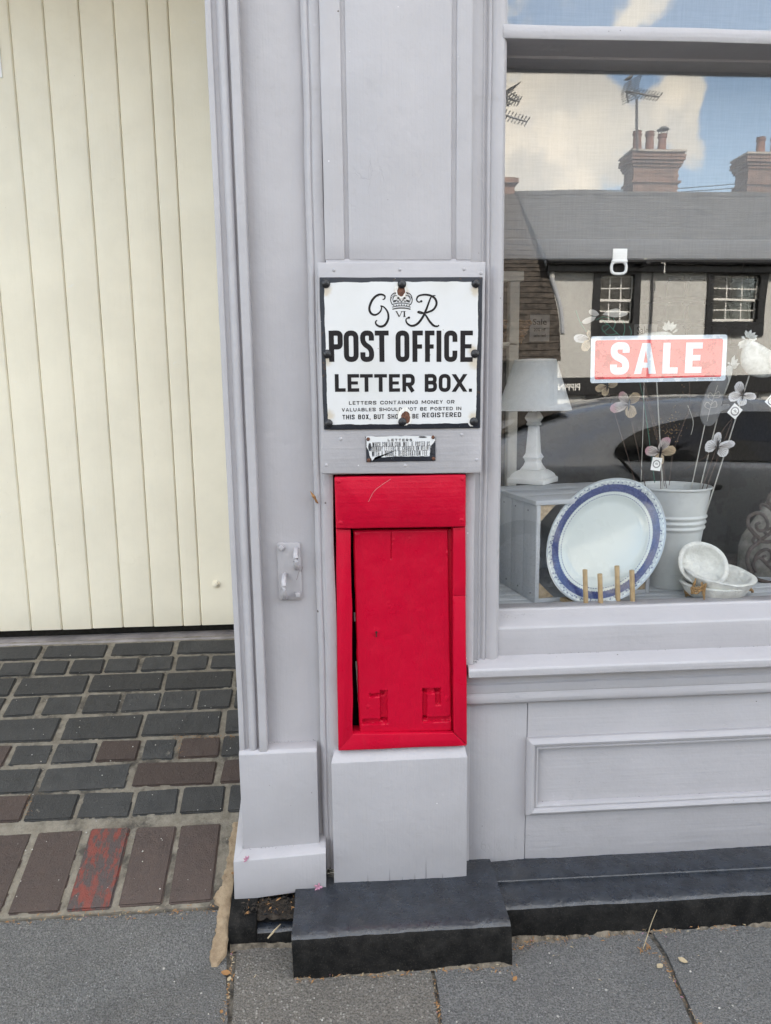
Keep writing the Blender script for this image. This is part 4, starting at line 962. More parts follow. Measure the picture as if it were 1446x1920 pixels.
# SALE sticker on the inside of the glass
def m_sticker(name, c1, c2):
    m, t, b = newmat(name); p = pos(t)
    n = t.noise(p, 26, 7, .72, .4); n2 = t.noise(p, 160, 3, .7)
    f = t.math('ADD', n, t.math('MULTIPLY', t.math('SUBTRACT', n2, .5), .25))
    setb(t, b, Base_Color=t.mix(t.map(f, .545, .565), c1, c2), Roughness=.45); return m
M_stred = m_sticker('sticker_red', (.80, .105, .11), (.50, .05, .055))
M_stwhite = m_sticker('sticker_white', (.62, .70, .78), (.86, .90, .94))
stk = thing('sale_sticker', 'red and white SALE sticker stuck inside the window glass', 'sticker', tuple(P(1235, 673, YG+.004)))
YK = YG+.0032
def qp(pts, Y): return [P(x, y, Y) for x, y in pts]
o = fillet([Vector((p.x, p.z)) for p in qp([(1109, 630.5), (1364.5, 627), (1360.5, 713.5), (1107, 718.5)], YK)], .006, True)
MB().extr([(p.x, p.y) for p in o], 'y', YK, YK+.0004).build('sheet', M_stwhite, stk)
i_ = fillet([Vector((p.x, p.z)) for p in qp([(1116.5, 638), (1356.5, 635), (1352.5, 706.5), (1115, 711.5)], YK-.0004)], .005, True)
poly(MB(), [(p.x, p.y) for p in i_], YK-.0004).build('red_field', M_stred, stk, fixn=False)
for ch, xa, xb, ya, yb in (('S', 342, 480, 228, 444), ('A', 508, 668, 230, 442), ('L', 700, 816, 228, 440), ('E', 855, 980, 226, 436)):
    mb = MB(); a = P(1050+xa/3.652, 580+yb/3.652, YK-.0008); b = P(1050+xb/3.652, 580+ya/3.652, YK-.0008)
    s = (b.x-a.x)/(xb-xa); tt = 54*s if ch in 'LE' else (50*s if ch == 'S' else 52*s)
    put2d(mb, glyph(ch, b.x-a.x, b.z-a.z, tt, 44*s), a.x, a.z, YK-.0008); mb.build('letter', M_stwhite, stk, fixn=False)
mb = MB(); a, b = P(1118, 714.2, YK-.0006), P(1129, 711.8, YK-.0006)
a, b = P(1301, 711.2, YK-.0006), P(1352, 708.6, YK-.0006); puttext(mb, 'www.jewdesigns.co.uk  SALE 300 X 100', a.x, b.x, a.z, b.z, YK-.0006, .0); mb.build('small_print', M_ink, stk, fixn=False)

# ---- crate, lamp
YAW_C = R_(10.6); cz = .680
def Tm(loc, rz=0, rx=0, ry=0): return Matrix.Translation(loc) @ Euler((rx, ry, rz)).to_matrix().to_4x4()
c0 = PZ(1006, 1140, cz); c0.y += .036; c0.x += .006
CH = .262; CW = .33; CD = .30
crate = thing('wooden_crate', 'grey washed wooden crate on its side under the white lamp', 'crate', mat4=Tm((c0.x, c0.y, cz+.001), YAW_C))
for k in range(4):                            # boards of the left-hand side (upright), x = 0
    y = k*CD/4; MB().box(0, .011, y+.0008, y+CD/4-.0008, 0, CH-.012).build('plank', M_greywood, crate, bevel=.001)
for k in range(3):
    y = k*CD/3; MB().box(-.003, CW+.003, y+.0006, y+CD/3-.0006, CH-.0115, CH).build('plank', M_greywood, crate, bevel=.001)
for k in range(3):
    y = k*CD/3; MB().box(CW-.011, CW, y+.0006, y+CD/3-.0006, 0, CH-.012).build('plank', M_greywood, crate, bevel=.001)
for k in range(3):
    y = k*CD/3; MB().box(.0115, CW-.0115, y+.0006, y+CD/3-.0006, 0, .0105).build('plank', M_greywood, crate, bevel=.001)
MB().box(.0115, CW-.0115, CD-.012, CD-.001, .011, CH-.012).build('bottom_panel', M_greywood, crate)
M_endgrain = plain('end_grain', (.42, .33, .22), .8, var=.2, vs=120, bump=.3)
for (x, z, sx, sz) in ((.0115, CH-.012, 1, -1), (.0115, .011, 1, 1), (CW-.0115, CH-.012, -1, -1), (CW-.0115, .011, -1, 1)):
    MB().extr([(x, z), (x+sx*.042, z), (x, z+sz*.042)], 'y', .004, CD-.014).build('corner_block', M_endgrain, crate)
for k in range(4):
    for z in (.02, CH-.03):
        mb = MB(); mb.lathe([(.0022, 0), (.0015, .0008), (.0001, .001)], (0, 0, 0), 8); mb.xf(Tm((-.0002, (k+.5)*CD/4+(.012 if z > .1 else -.01), z), 0, 0, -math.pi/2)); mb.build('nail', M_iron, crate, fixn=False)
lz = cz+CH+.002; lp = PZ(990, 906, lz)
lamp = thing('table_lamp', 'white table lamp with square turned column and tapered shade', 'lamp', mat4=Tm((lp.x+.020, lp.y+.02, lz), R_(-38)) @ Matrix.Scale(1.12, 4))
def sqlathe(prof, name, mat=M_white):
    mb = MB(); mb.lathe([(r*1.4142, z) for r, z in prof], n=4); mb.xf(Matrix.Rotation(math.pi/4, 4, 'Z')); return mb.build(name, mat, lamp, bevel=.0012)
sqlathe([(.0001, 0), (.051, 0), (.051, .013), (.046, .016), (.044, .022), (.036, .030), (.030, .034), (.0001, .034)], 'base')
sqlathe([(.0001, .034), (.027, .035), (.020, .046), (.0165, .056), (.0190, .064), (.0215, .067), (.0190, .072), (.0160, .078), (.0155, .082), (.0115, .150), (.0001, .150)], 'column')
sqlathe([(.0001, .150), (.0145, .151), (.0155, .155), (.0130, .160), (.0165, .166), (.0190, .171), (.0165, .177), (.0115, .186), (.0001, .186)], 'capital')
MB().lathe([(.006, .186), (.006, .25)], n=10).build('socket', M_white, lamp, smooth=True)
M_shade = plain('linen_shade', (.93, .93, .91), .9, var=.03, vs=90, bump=.3, bs=400)
MB().lathe([(.0955, .190), (.0965, .1905), (.0535, .3195), (.0525, .319), (.0945, .191)], n=48).build('lamp_shade', M_shade, lamp, smooth=True)
MB().lathe([(.0560, .3115), (.0536, .3205), (.0520, .3200)], n=48).build('shade_trim', M_shade, lamp, smooth=True)

# ---- platter in its rack
def m_plate():
    m, t, b = newmat('blue_rimmed_china'); o = objc(t)
    s = t.vmath('MULTIPLY', o, (1/.168, 1/.133, 0)); r = t.vmath('LENGTH', s)
    sp = t.new('ShaderNodeSeparateXYZ', {0: s}); an = t.math('ARCTAN2', sp.outputs[1], sp.outputs[0])
    wv = t.math('ABSOLUTE', t.math('SINE', t.math('MULTIPLY', an, 34.0))); wv2 = t.math('SINE', t.math('MULTIPLY', an, 110.0))
    wht = (.62, .68, .665); blu = (.026, .042, .150); blu2 = (.060, .085, .23)
    fl = t.math('MULTIPLY', t.noise(o, 260, 3, .7), 1.0)
    band = t.math('MULTIPLY', t.math('GREATER_THAN', r, t.math('ADD', .79, t.math('MULTIPLY', wv2, .006))), t.math('LESS_THAN', r, .915))
    col = t.mix(band, wht, t.mix(t.map(fl, .4, .62), blu, blu2))
    # scalloped lace outside the band
    l1 = t.math('LESS_THAN', t.math('ABSOLUTE', t.math('SUBTRACT', r, t.math('ADD', .925, t.math('MULTIPLY', wv, .032)))), .010)
    ring = t.math('MULTIPLY', t.math('GREATER_THAN', r, .905), t.math('LESS_THAN', r, .965))
    lace = t.math('MULTIPLY', ring, t.map(t.voro(o, 175), .25, .45))
    col = t.mix(t.math('MULTIPLY', t.math('MAXIMUM', l1, t.math('MULTIPLY', ring, t.math('LESS_THAN', r, t.math('ADD', .918, t.math('MULTIPLY', wv, .030))))), .9), col, blu)
    col = t.mix(t.math('MULTIPLY', lace, .75), col, wht)
    l2 = t.math('LESS_THAN', t.math('ABSOLUTE', t.math('SUBTRACT', r, .742)), .006); col = t.mix(t.math('MULTIPLY', l2, t.math('GREATER_THAN', wv2, -.2)), col, blu2)
    l3 = t.math('LESS_THAN', t.math('ABSOLUTE', t.math('SUBTRACT', r, .985)), .012); col = t.mix(t.math('MULTIPLY', l3, .4), col, blu2)
    setb(t, b, Base_Color=col, Roughness=.12, Coat_Weight=.4, Coat_Roughness=.05); return m
M_china = m_plate()
pc = P(1135, 1015, .182)
# local x = long axis, local z = face normal (towards the street, tipped up)
nrm = Vector((-.20, -.93, .25)).normalized(); hx = Vector((1, 0, 0)); hx = (hx-nrm*hx.dot(nrm)).normalized(); vy = nrm.cross(hx)
th_ = R_(54); ax = hx*math.cos(th_)+vy*math.sin(th_); ay = nrm.cross(ax)
m4 = Matrix(((ax.x, ay.x, nrm.x, pc.x), (ax.y, ay.y, nrm.y, pc.y), (ax.z, ay.z, nrm.z, pc.z), (0, 0, 0, 1)))
plat = thing('serving_platter', 'oval white platter with a blue patterned rim propped in a rack', 'platter', mat4=m4)
MB().lathe([(.0001, -.011), (.60, -.011), (.66, -.0095), (.715, -.003), (.745, -.0005), (.98, .008), (1.0, .0085), (1.005, .006), (.98, .003), (.72, -.009), (.64, -.0165), (.0001, -.016)], n=96, sx=.168, sy=.133).build('dish', M_china, plat, smooth=True, ang=80)
rk = thing('plate_rack', 'pale wooden plate rack with upright pegs holding the platter', 'plate rack', tuple(PZ(1130, 1140, .68)))
def peg(px, yt, yb, Y):
    a, b = P(px, yt, Y), P(px+2, yb, Y); MB().tube([(b.x, Y, max(.684, b.z)), (a.x, Y, a.z)], .0060, 12).build('peg', M_wood, rk, bevel=.0008)
peg(1097, 1068, 1140, .128); peg(1125, 1076, 1142, .122); peg(1157, 1061, 1128, .135); peg(1185, 1069, 1136, .128)
def bar(p0, p1, w=.017, h=.010):
    a = PZ(*p0, .681); b = PZ(*p1, .681); d = (b-a).normalized(); n = Vector((-d.y, d.x, 0))*w/2
    MB().hexa([a-n, b-n, b+n, a+n]+[x+Vector((0, 0, h)) for x in (a-n, b-n, b+n, a+n)]).build('base_bar', M_wood, rk, bevel=.001)
bar((1030, 1118), (1118, 1147)); bar((1130, 1126), (1196, 1146))
for px in (1150, 1211): a = P(px, 1139, .125); MB().tube([(a.x, .125, .682), (a.x, .125, a.z+.006)], .0058, 10).build('peg', M_wood, rk, bevel=.0006)

# ---- bucket
bc = PZ(1262, 1100, .681); bc.y = .345; bz = .681
bk = thing('bucket', 'tall zinc grey bucket holding ornaments on sticks', 'bucket', (bc.x, bc.y, bz))
H_ = P(1262, 914, .345).z-bz; rt, rb_ = .0955, .064
def rz(z): return rb_+(rt-rb_)*z/H_
prof = [(.0001, .004), (rb_-.002, .004), (rb_, 0), (rb_+.001, .004)]
for z in [i*H_/24 for i in range(1, 24)]: prof.append((rz(z), z))
for k, z in enumerate((.60, .655, .71)): pass
pr2 = []
N_ = 90
for i in range(N_+1):
    z = H_*i/N_; r = rz(z); u = i/N_
    for c in (.615, .670, .725):
        d = (u-c)/.020
        if abs(d) < 1: r += .0042*math.cos(d*math.pi/2)
    pr2.append((r, z))
prof = [(.0001, .004), (rb_-.002, .004), (rb_, 0)]+pr2[1:]+[(rt+.003, H_+.001), (rt+.0035, H_+.004), (rt+.001, H_+.006), (rt-.001, H_+.003)]+[(r-.002, z) for r, z in reversed(pr2[2:])]+[(.0001, .008)]
MB().lathe(prof, (bc.x, bc.y, bz), 56).build('pail', M_zinc, bk, smooth=True, ang=70)
rp = [Vector((bc.x+(rt+.002)*math.cos(2*math.pi*k/56), bc.y+(rt+.002)*math.sin(2*math.pi*k/56), bz+H_+.003)) for k in range(57)]
MB().tube(rp, .0032, 8, cap=False).build('rim', M_zinc, bk, smooth=True)
MB().lathe([(.0001, 0), (rt-.006, 0)], (bc.x, bc.y, bz+H_-.04), 40).build('filling', M_soil, bk)

# ---- whitewashed bowls with twine handles
def bowl(loc, R1, hh, rx, ry, rz_, label, handles, grp='whitewashed clay bowls with twine handles'):
    o = thing('clay_bowl', label, 'bowl', group=grp, mat4=Tm(loc, rz_, rx, ry))
    k = rnd.uniform(0, 9)
    def fn(v, q, r): 
        d = mnoise.noise_vector(Vector((v[0]*26+k, v[1]*26, v[2]*26)))*.0022; return (v[0]+d.x, v[1]+d.y, v[2]+d.z)
    MB().lathe([(.0001, 0), (R1*.52, 0), (R1*.62, .004), (R1*.84, hh*.45), (R1*.97, hh*.88), (R1, hh*.97), (R1*.985, hh*1.0), (R1*.86, hh*1.01), (R1*.82, hh*.95), (R1*.74, hh*.45), (R1*.5, hh*.16), (.0001, hh*.12)], n=44, fn=fn).build('bowl', M_plaster, o, smooth=True, ang=70)
    for a in handles:
        c, s = math.cos(a), math.sin(a); tb = MB()
        for j in range(5):
            pth = []
            for i in range(14):
                u = i/13; ph = math.pi*u; w_ = (u-.5)*.030+.002*math.sin(j*2+i*1.3); rr = R1*.97+.020*math.sin(ph)*(1+.15*j)+.002*math.sin(i*1.9+j); zz = hh*.80-.014*math.sin(ph)-.003*j+.002*math.cos(i*2.1+j*2)
                pth.append((rr*c-w_*s, rr*s+w_*c, zz))
            tb.tube(pth, .0020, 5)
        for j in range(4): tb.tube([((R1*.99+.002*j)*c-(.015-.01*(j % 2))*s, (R1*.99+.002*j)*s+(.015-.01*(j % 2))*c, hh*.82), ((R1+.012)*c-(.02+.003*j)*s, (R1+.012)*s+(.02+.003*j)*c, hh*.45-.01*j)], [.0018, .0009], 5)
        tag(tb.build('twine_handle', M_twine, o, smooth=True), kind='stuff')
    return o
b1 = PZ(1346, 1126, .681)
bowl((b1.x, .192, .681), .086, .044, 0, 0, 0, 'lower whitewashed clay bowl of the nested pair, front of the display', [0.15])
bowl((b1.x+.004, .192, .703), .087, .050, R_(9), R_(3), R_(8), 'upper clay bowl nested in the lower one, hollow facing the street', [R_(205)])
b2 = P(1319, 1058, .205)
bowl((b2.x+.002, .238, b2.z-.026), .064, .046, R_(52), R_(6), R_(-10), 'clay bowl tipped up on its edge behind the nested pair', [])
b3 = PZ(1292, 1098, .681)
bowl((b3.x+.012, .262, .681), .060, .036, 0, 0, 0, 'small clay bowl half hidden at the left of the nested bowls', [R_(215)])

# ---- cast iron scroll ornament and stone lump behind it
oc = PZ(1440, 1098, .681)
io = thing('iron_scroll_ornament', 'rusty cast iron scrollwork bracket standing at the right of the display', 'ornament', (1.185, .33, .681))
def spiral(cx, cz_, r0, r1, a0, turns, n=34): return [Vector((cx+(r0+(r1-r0)*i/n)*math.cos(a0+turns*2*math.pi*i/n), .33, cz_+(r0+(r1-r0)*i/n)*math.sin(a0+turns*2*math.pi*i/n))) for i in range(n+1)]
def OZ(px, py): return P(px, py, .33)
def scr(pts, r0=.006, r1=.004, nm='scroll'):
    c = catmull([OZ(*q) for q in pts], 5); N = len(c); MB().tube(c, [r0+(r1-r0)*i/(N-1) for i in range(N)], 8).build(nm, M_ironrust, io, smooth=True)
scr([(1407, 1070), (1401, 1050), (1407, 1030), (1424, 1014), (1414, 1000), (1403, 985), (1404, 970), (1418, 962), (1432, 966), (1440, 982), (1434, 994), (1422, 994), (1418, 984), (1425, 980)])
scr([(1424, 1014), (1420, 1005), (1412, 1012), (1416, 1020)], .005)
scr([(1411, 1062), (1420, 1040), (1436, 1030), (1446, 1036), (1446, 1050), (1436, 1054), (1430, 1046), (1436, 1042)], .005)
scr([(1418, 1072), (1412, 1056), (1424, 1046), (1440, 1060), (1450, 1070)], .005)
scr([(1424, 1014), (1436, 1006), (1446, 998), (1456, 980), (1450, 960), (1440, 950), (1428, 946), (1426, 956)], .005)
scr([(1440, 1004), (1434, 996), (1446, 990)], .004); scr([(1424, 1014), (1440, 1016), (1456, 1012), (1470, 1000)], .006)
scr([(1407, 1070), (1416, 1084), (1440, 1092), (1470, 1094), (1500, 1092)], .007); scr([(1446, 925), (1440, 940), (1452, 950), (1464, 930), (1460, 912)], .005)
scr([(1470, 1094), (1500, 1070), (1510, 1030), (1490, 990), (1470, 960), (1462, 912)], .007); scr([(1450, 1075), (1465, 1050), (1480, 1060), (1470, 1078)], .005)
sl_ = thing('carved_stone', 'weathered grey carved stone fragment behind the iron scrollwork', 'stone', (1.2, .43, .681))
def stonef(v, q, r):
    d = mnoise.noise_vector(Vector((v[0]*14, v[1]*14, v[2]*14)))*.016+mnoise.noise_vector(Vector((v[0]*45, v[1]*45, v[2]*45)))*.005; return (v[0]+d.x, v[1]+d.y, v[2]+d.z)
sc0 = P(1424, 1090, .43)
MB().lathe([(.0001, 0), (.085, 0), (.088, .03), (.092, .07), (.080, .105), (.058, .14), (.045, .165), (.030, .20), (.018, .24), (.0001, .25)], (sc0.x+.035, .43, .681), 40, sx=1.1, sy=.7, fn=stonef).build('lump', M_stone, sl_, smooth=True)
sb = MB().box(sc0.x-.085, sc0.x+.25, .46, .56, .681, .712); solo(sb.build('wood_block', M_ironrust, None, bevel=.003), 'dark wooden block behind the bowls at the right', 'block')

# ---- butterflies and other ornaments on sticks
def m_wing(name, c, edge):
    m, t, b = newmat(name); o = objc(t)
    n = t.noise(o, 120, 4, .7); v = t.noise(t.scale(o, (30, 190, 1)), 1, 3)
    col = t.mix(t.map(n, .3, .7), c, sh(c, .82)); col = t.mix(t.map(t.vmath('LENGTH', o), .026, .042), col, edge)
    setb(t, b, Base_Color=col, Roughness=.7); return m
WP = m_wing('feather_wing_pink', (.66, .60, .57), (.52, .30, .34)); WC = m_wing('feather_wing_cream', (.56, .45, .30), (.50, .37, .24)); WW = m_wing('feather_wing_white', (.74, .74, .75), (.66, .66, .69))
def wing(mb, L, Wd, ang, z=0.0, fold=.25):
    pts = [(0, 0), (.22, .42), (.50, .50), (.80, .46), (.96, .26), (1.0, .02), (.92, -.24), (.66, -.40), (.34, -.34), (.1, -.12)]
    c, s = math.cos(ang), math.sin(ang); out = []
    for (u, v) in pts:
        v = v*(1+.06*math.sin(u*25)); x, y = u*L, v*Wd; out.append((x*c-y*s, x*s+y*c, z+fold*abs(u)*L))
    cx, cy_ = .55*L, 0; ctr = (cx*c, cx*s, z+fold*.5*L+.002)
    mb.add(out+[ctr], [(i, (i+1) % len(out), len(out)) for i in range(len(out))])
def veins(L, Wd, ang, z, fold):
    mb = MB(); c, s = math.cos(ang), math.sin(ang)
    for k in (-.28, -.12, .04, .20, .34):
        u1 = .86-abs(k)*.5; pa = [(.04*L, 0), (u1*L*.5, k*Wd*.55), (u1*L, k*Wd)]
        v_, q_ = ribbon2d([Vector((x*c-y*s, x*s+y*c)) for x, y in pa], .0007)
        mb.add([(p.x, p.y, z+fold*p.length+.0028) for p in v_], q_)
    return mb
def butterfly(name_label, px, py, Y, size, rot, tilt, wings, stick_to=None, grp='feather butterflies on sticks in the bucket', stick_r=.0011):
    p = P(px, py, Y); m = Matrix.Translation(p) @ Euler((math.pi/2+tilt, 0, 0)).to_matrix().to_4x4() @ Matrix.Rotation(rot, 4, 'Z') @ Matrix.Scale(size, 4)
    o = thing('butterfly', name_label, 'butterfly', group=grp, mat4=m)
    for i, (L, Wd, a, mt, fo) in enumerate(wings):
        mb = MB(); wing(mb, L, Wd, R_(a), .0008*i, fo); w_ = mb.build('wing', mt, o, fixn=False); veins(L, Wd, R_(a), .0008*i, fo).build('veins', M_twig, w_, fixn=False)
    MB().tube([(0, -.016, .004), (0, -.004, .006), (0, .010, .006), (0, .016, .005)], [.0012, .0026, .0028, .0016], 8).build('body', M_iron, o, smooth=True)
    MB().tube([(.001, .015, .005), (.006, .026, .010)], .0004, 4).build('antenna', M_iron, o); MB().tube([(-.001, .015, .005), (-.006, .026, .010)], .0004, 4).build('antenna', M_iron, o)
    if stick_to:
        inv = m.inverted(); MB().tube([inv @ p, inv @ ((p+Vector(stick_to))/2+Vector((0, .004, .004))), inv @ Vector(stick_to)], stick_r/size, 6).build('stick', M_twig, o, smooth=True)
    return o
def inb(dx, dy=0): return (bc.x+dx, bc.y+dy, bz+.10)
butterfly('large pink edged butterfly low in the bucket, just above the platter', 1237, 848, .275, 1.0, 0, .15, [(.043, .030, 165, WP, .15), (.044, .030, 68, WP, .2), (.040, .030, 8, WC, .15), (.034, .030, 262, WC, .1)], inb(-.015))
butterfly('pink and cream butterfly just below the left part of the SALE sticker', 1178, 758, .285, 1.0, 0, .15, [(.050, .030, 190, WP, .1), (.043, .026, 128, WP, .2), (.036, .030, 50, WC, .2), (.036, .032, 286, WC, .1)], inb(-.03))
butterfly('cream butterfly peeking out at the left end of the SALE sticker', 1107, 636, .30, 1.0, 0, .1, [(.045, .024, 172, WW, .1), (.034, .026, 232, WC, .1), (.025, .012, 115, WC, .4)], P(1128, 690, .31))
butterfly('brownish butterfly half hidden under the left end of the SALE sticker', 1138, 724, .31, .8, 0, .1, [(.040, .028, 190, WC, .1), (.032, .026, 250, WC, .1), (.034, .03, 20, WC, .2)], inb(-.04))
butterfly('white butterfly below the SALE sticker, right of the feather mitten', 1391, 741, .26, .95, 0, .1, [(.040, .030, 112, WW, .1), (.042, .030, 182, WW, .2), (.028, .03, 268, WW, .1), (.036, .022, 350, WW, .2)], inb(.035, -.02))
butterfly('white butterfly lowest on the right, in front of the dark car window', 1344, 838, .27, 1.0, 0, .1, [(.040, .024, 92, WW, .15), (.034, .036, 165, WW, .1), (.044, .024, 12, WW, .2), (.034, .032, 318, WW, .1)], inb(.03, -.02))
# green sprig with a pale flower at the top left of the sticker
gs = thing('artificial_sprig', 'green artificial sprig with a pale flower above the sticker left end', 'sprig', tuple(P(1135, 610, .31)))
M_green = plain('green_stem', (.03, .15, .105), .6, bump=0)
for pts in ([(1128, 598), (1138, 606), (1150, 618), (1166, 634), (1180, 660), (1205, 740), (1228, 905)], [(1118, 600), (1130, 594), (1146, 597)], [(1150, 617), (1154, 606), (1150, 597)], [(1168, 632), (1172, 615), (1168, 600)], [(1176, 640), (1184, 625), (1180, 612)], [(1145, 612), (1132, 622), (1130, 612), (1140, 608)], [(1158, 625), (1140, 628), (1130, 618)], [(1088, 604), (1096, 604), (1104, 596), (1118, 592)], [(1080, 582), (1088, 604), (1100, 622)]):
    MB().tube(catmull([P(x, y, .31) for x, y in pts], 4), .0011, 6).build('stem', M_green, gs, smooth=True)
M_petal = plain('pale_petal', (.55, .53, .50), .7, var=.08, bump=0)
for (px, py, a, L) in ((1118, 594, 200, .040), (1130, 590, 12, .045), (1124, 590, 160, .03), (1140, 592, 5, .050)):
    mb = MB(); wing(mb, L, .016, R_(a), 0, .1); p = P(px, py, .308); mb.xf(Tm(p, 0, math.pi/2)); mb.build('petal', M_petal, gs, fixn=False)
# shell hens on wires
def m_shell():
    m, t, b = newmat('capiz_shell'); p = pos(t); n = t.noise(p, 45, 5, .65, .6)
    setb(t, b, Base_Color=t.mix(t.map(n, .3, .7), (.38, .40, .38), (.66, .68, .66)), Roughness=t.map(n, .3, .7, .22, .5), Coat_Weight=.3, Normal=t.bump(t.noise(p, 60, 4), .6, .003)); return m
M_shell = m_shell()
def hen(label, pts_body, crest, beak, wattle, Y, thick, foot, stick, grp='shell hens on wire sticks'):
    c = P(*pts_body[0], Y); o = thing('shell_hen', label, 'ornament', tuple(P(foot[0], foot[1], Y)), group=grp)
    ol = [P(x, y, Y) for x, y in catmull([Vector(q) for q in pts_body+[pts_body[0]]], 4)][:-1]
    n = len(ol); cx = sum(p.x for p in ol)/n; czz = sum(p.z for p in ol)/n; mb = MB(); rings = []
    for k, (s, d) in enumerate(((1, 0), (.93, .55), (.72, .85), (.4, .98))):
        for sg_ in (-1, 1): rings.append((s, sg_*d*thick))
    for sg_ in (-1, 1):
        vs = []
        for (s, d) in ((1, 0), (.94, .5), (.75, .85), (.42, .98)): vs += [(cx+(p.x-cx)*s, Y+sg_*d*thick, czz+(p.z-czz)*s) for p in ol]
        vs.append((cx, Y+sg_*thick, czz)); mb.add(vs, [(r*n+i, r*n+(i+1) % n, (r+1)*n+(i+1) % n, (r+1)*n+i) for r in range(3) for i in range(n)]+[(3*n+i, 3*n+(i+1) % n, 4*n) for i in range(n)])
    mb.build('body', M_shell, o, smooth=True, ang=75)
    def feather(b, tpx, wd, nm):
        A_, B_ = P(*b, Y), P(*tpx, Y); d = (B_-A_); nn = Vector((-d.z, 0, d.x)).normalized()*wd; mid = A_+d*.65
        MB().add([A_-nn*.3, mid-nn, B_, mid+nn, A_+nn*.3], [(0, 1, 2), (0, 2, 4), (4, 2, 3)]).build(nm, M_shell, o, fixn=False, solid=.0012)
    for (b, tp_) in crest: feather(b, tp_, .0045, 'comb')
    for (b, tp_) in wattle: feather(b, tp_, .005, 'wattle')
    if beak: feather(*beak, .003, 'beak')
    s0 = P(*foot, Y); MB().tube([s0, (s0+Vector(stick))/2, Vector(stick)], .0016, 8).build('stick', M_stick, o, smooth=True)
    return o
hen('large pearly shell hen at the right edge of the window', [(1398, 636), (1394, 648), (1390, 668), (1392, 686), (1404, 702), (1425, 708), (1446, 706), (1475, 695), (1490, 660), (1470, 655), (1446, 657), (1425, 645), (1408, 637)],
    [((1400, 632), (1399, 619)), ((1402, 633), (1409, 618)), ((1404, 634), (1417, 623)), ((1405, 635), (1421, 629)), ((1405, 637), (1420, 635))], ((1398, 636), (1390, 630)), [((1396, 638), (1384, 648)), ((1396, 640), (1387, 654))], .25, .016, (1405, 704), inb(.05, -.04))
hen('smaller shell hen half hidden behind the right end of the sticker', [(1368, 684), (1362, 690), (1352, 715), (1345, 735), (1356, 742), (1366, 720), (1374, 692)], [((1371, 684), (1378, 666)), ((1372, 685), (1384, 673)), ((1372, 687), (1387, 681)), ((1371, 689), (1382, 688))], ((1369, 683), (1365, 679)), [], .36, .008, (1356, 740), inb(.045))
hen('shell hen behind the top edge of the sticker, comb and back showing', [(1252, 622), (1235, 622), (1205, 626), (1190, 640), (1215, 660), (1250, 655), (1262, 630)], [((1250, 620), (1243, 611)), ((1252, 619), (1247, 604)), ((1254, 618), (1254, 601)), ((1256, 618), (1263, 603)), ((1258, 620), (1269, 607))], ((1262, 624), (1272, 617)), [], .36, .010, (1228, 655), inb(0, .02))
ms = thing('felt_mitten', 'grey see-through mitten shaped ornament with leaf stitching on a stick', 'ornament', tuple(P(1335, 770, .29)))
M_felt = m_glass('grey_gauze', .05, (.72, .72, .74)); M_felt2 = plain('grey_felt', (.17, .175, .18), .9, bump=.2)
mpts = catmull([Vector(q) for q in [(1346, 705), (1330, 722), (1318, 752), (1314, 780), (1320, 796), (1334, 798), (1345, 786), (1352, 772), (1366, 766), (1368, 758), (1358, 758), (1352, 760), (1360, 730), (1366, 712), (1358, 700), (1346, 705)]], 4)
MB().extr([(P(q.x, q.y, .29).x, P(q.x, q.y, .29).z) for q in mpts[:-1]], 'y', .288, .294).build('mitten', M_felt2, ms, bevel=.002)
lf = MB()
for pts in ([(1326, 790), (1332, 765), (1340, 740), (1346, 722)], [(1332, 768), (1322, 762), (1326, 754), (1334, 760)], [(1333, 764), (1344, 762), (1342, 752), (1335, 757)], [(1336, 752), (1328, 744), (1332, 736), (1339, 744)], [(1338, 746), (1350, 744), (1348, 734), (1341, 739)]):
    v_, q_ = ribbon2d(catmull([Vector((P(x, y, .287).x, P(x, y, .287).z)) for x, y in pts], 4), .0013); lf.add([(p.x, .287, p.y) for p in v_], q_)
lf.build('leaf_stitching', M_stick, ms, fixn=False)
s0 = P(1322, 796, .29); MB().tube([s0, Vector(inb(.02, -.01))], .0015, 8).build('stick', M_stick, ms, smooth=True)
# thin wire stems and a twig of gold beads rising from the bucket
wr = thing('dried_twig_spray', 'dried brown twig spray with tiny gold beads behind the butterflies', 'twigs', (bc.x, bc.y, bz+.1))
for pts in ([(1208, 700), (1206, 800), (1202, 905)], [(1232, 720), (1236, 800), (1243, 915)], [(1205, 705), (1222, 770), (1240, 850), (1250, 915)], [(1268, 640), (1290, 700), (1293, 760), (1280, 800), (1262, 850), (1255, 910)], [(1200, 690), (1216, 760), (1238, 850), (1246, 912)], [(1290, 760), (1300, 790), (1296, 815)], [(1285, 880), (1330, 850), (1360, 800), (1390, 770)]):
    MB().tube(catmull([P(x, y, .35) for x, y in pts], 4), .0010, 5).build('stem', M_twig if len(pts) > 3 else M_stick, wr, smooth=True)
M_gold = plain('gold_bead', (.45, .29, .12), .3, metal=.8, bump=0)
bd = MB()
for i in range(120):
    if i < 80: q = (1255+rnd.gauss(0, 16), 805+rnd.gauss(0, 9))
    else: u = rnd.random(); q = (1262+30*u+rnd.gauss(0, 4), 800-150*u+rnd.gauss(0, 5))
    bd.sphere(P(q[0], q[1], .35+rnd.uniform(-.02, .02)), rnd.uniform(.0008, .0018), 5, 3)
tag(bd.build('bead', M_gold, wr), kind='stuff')
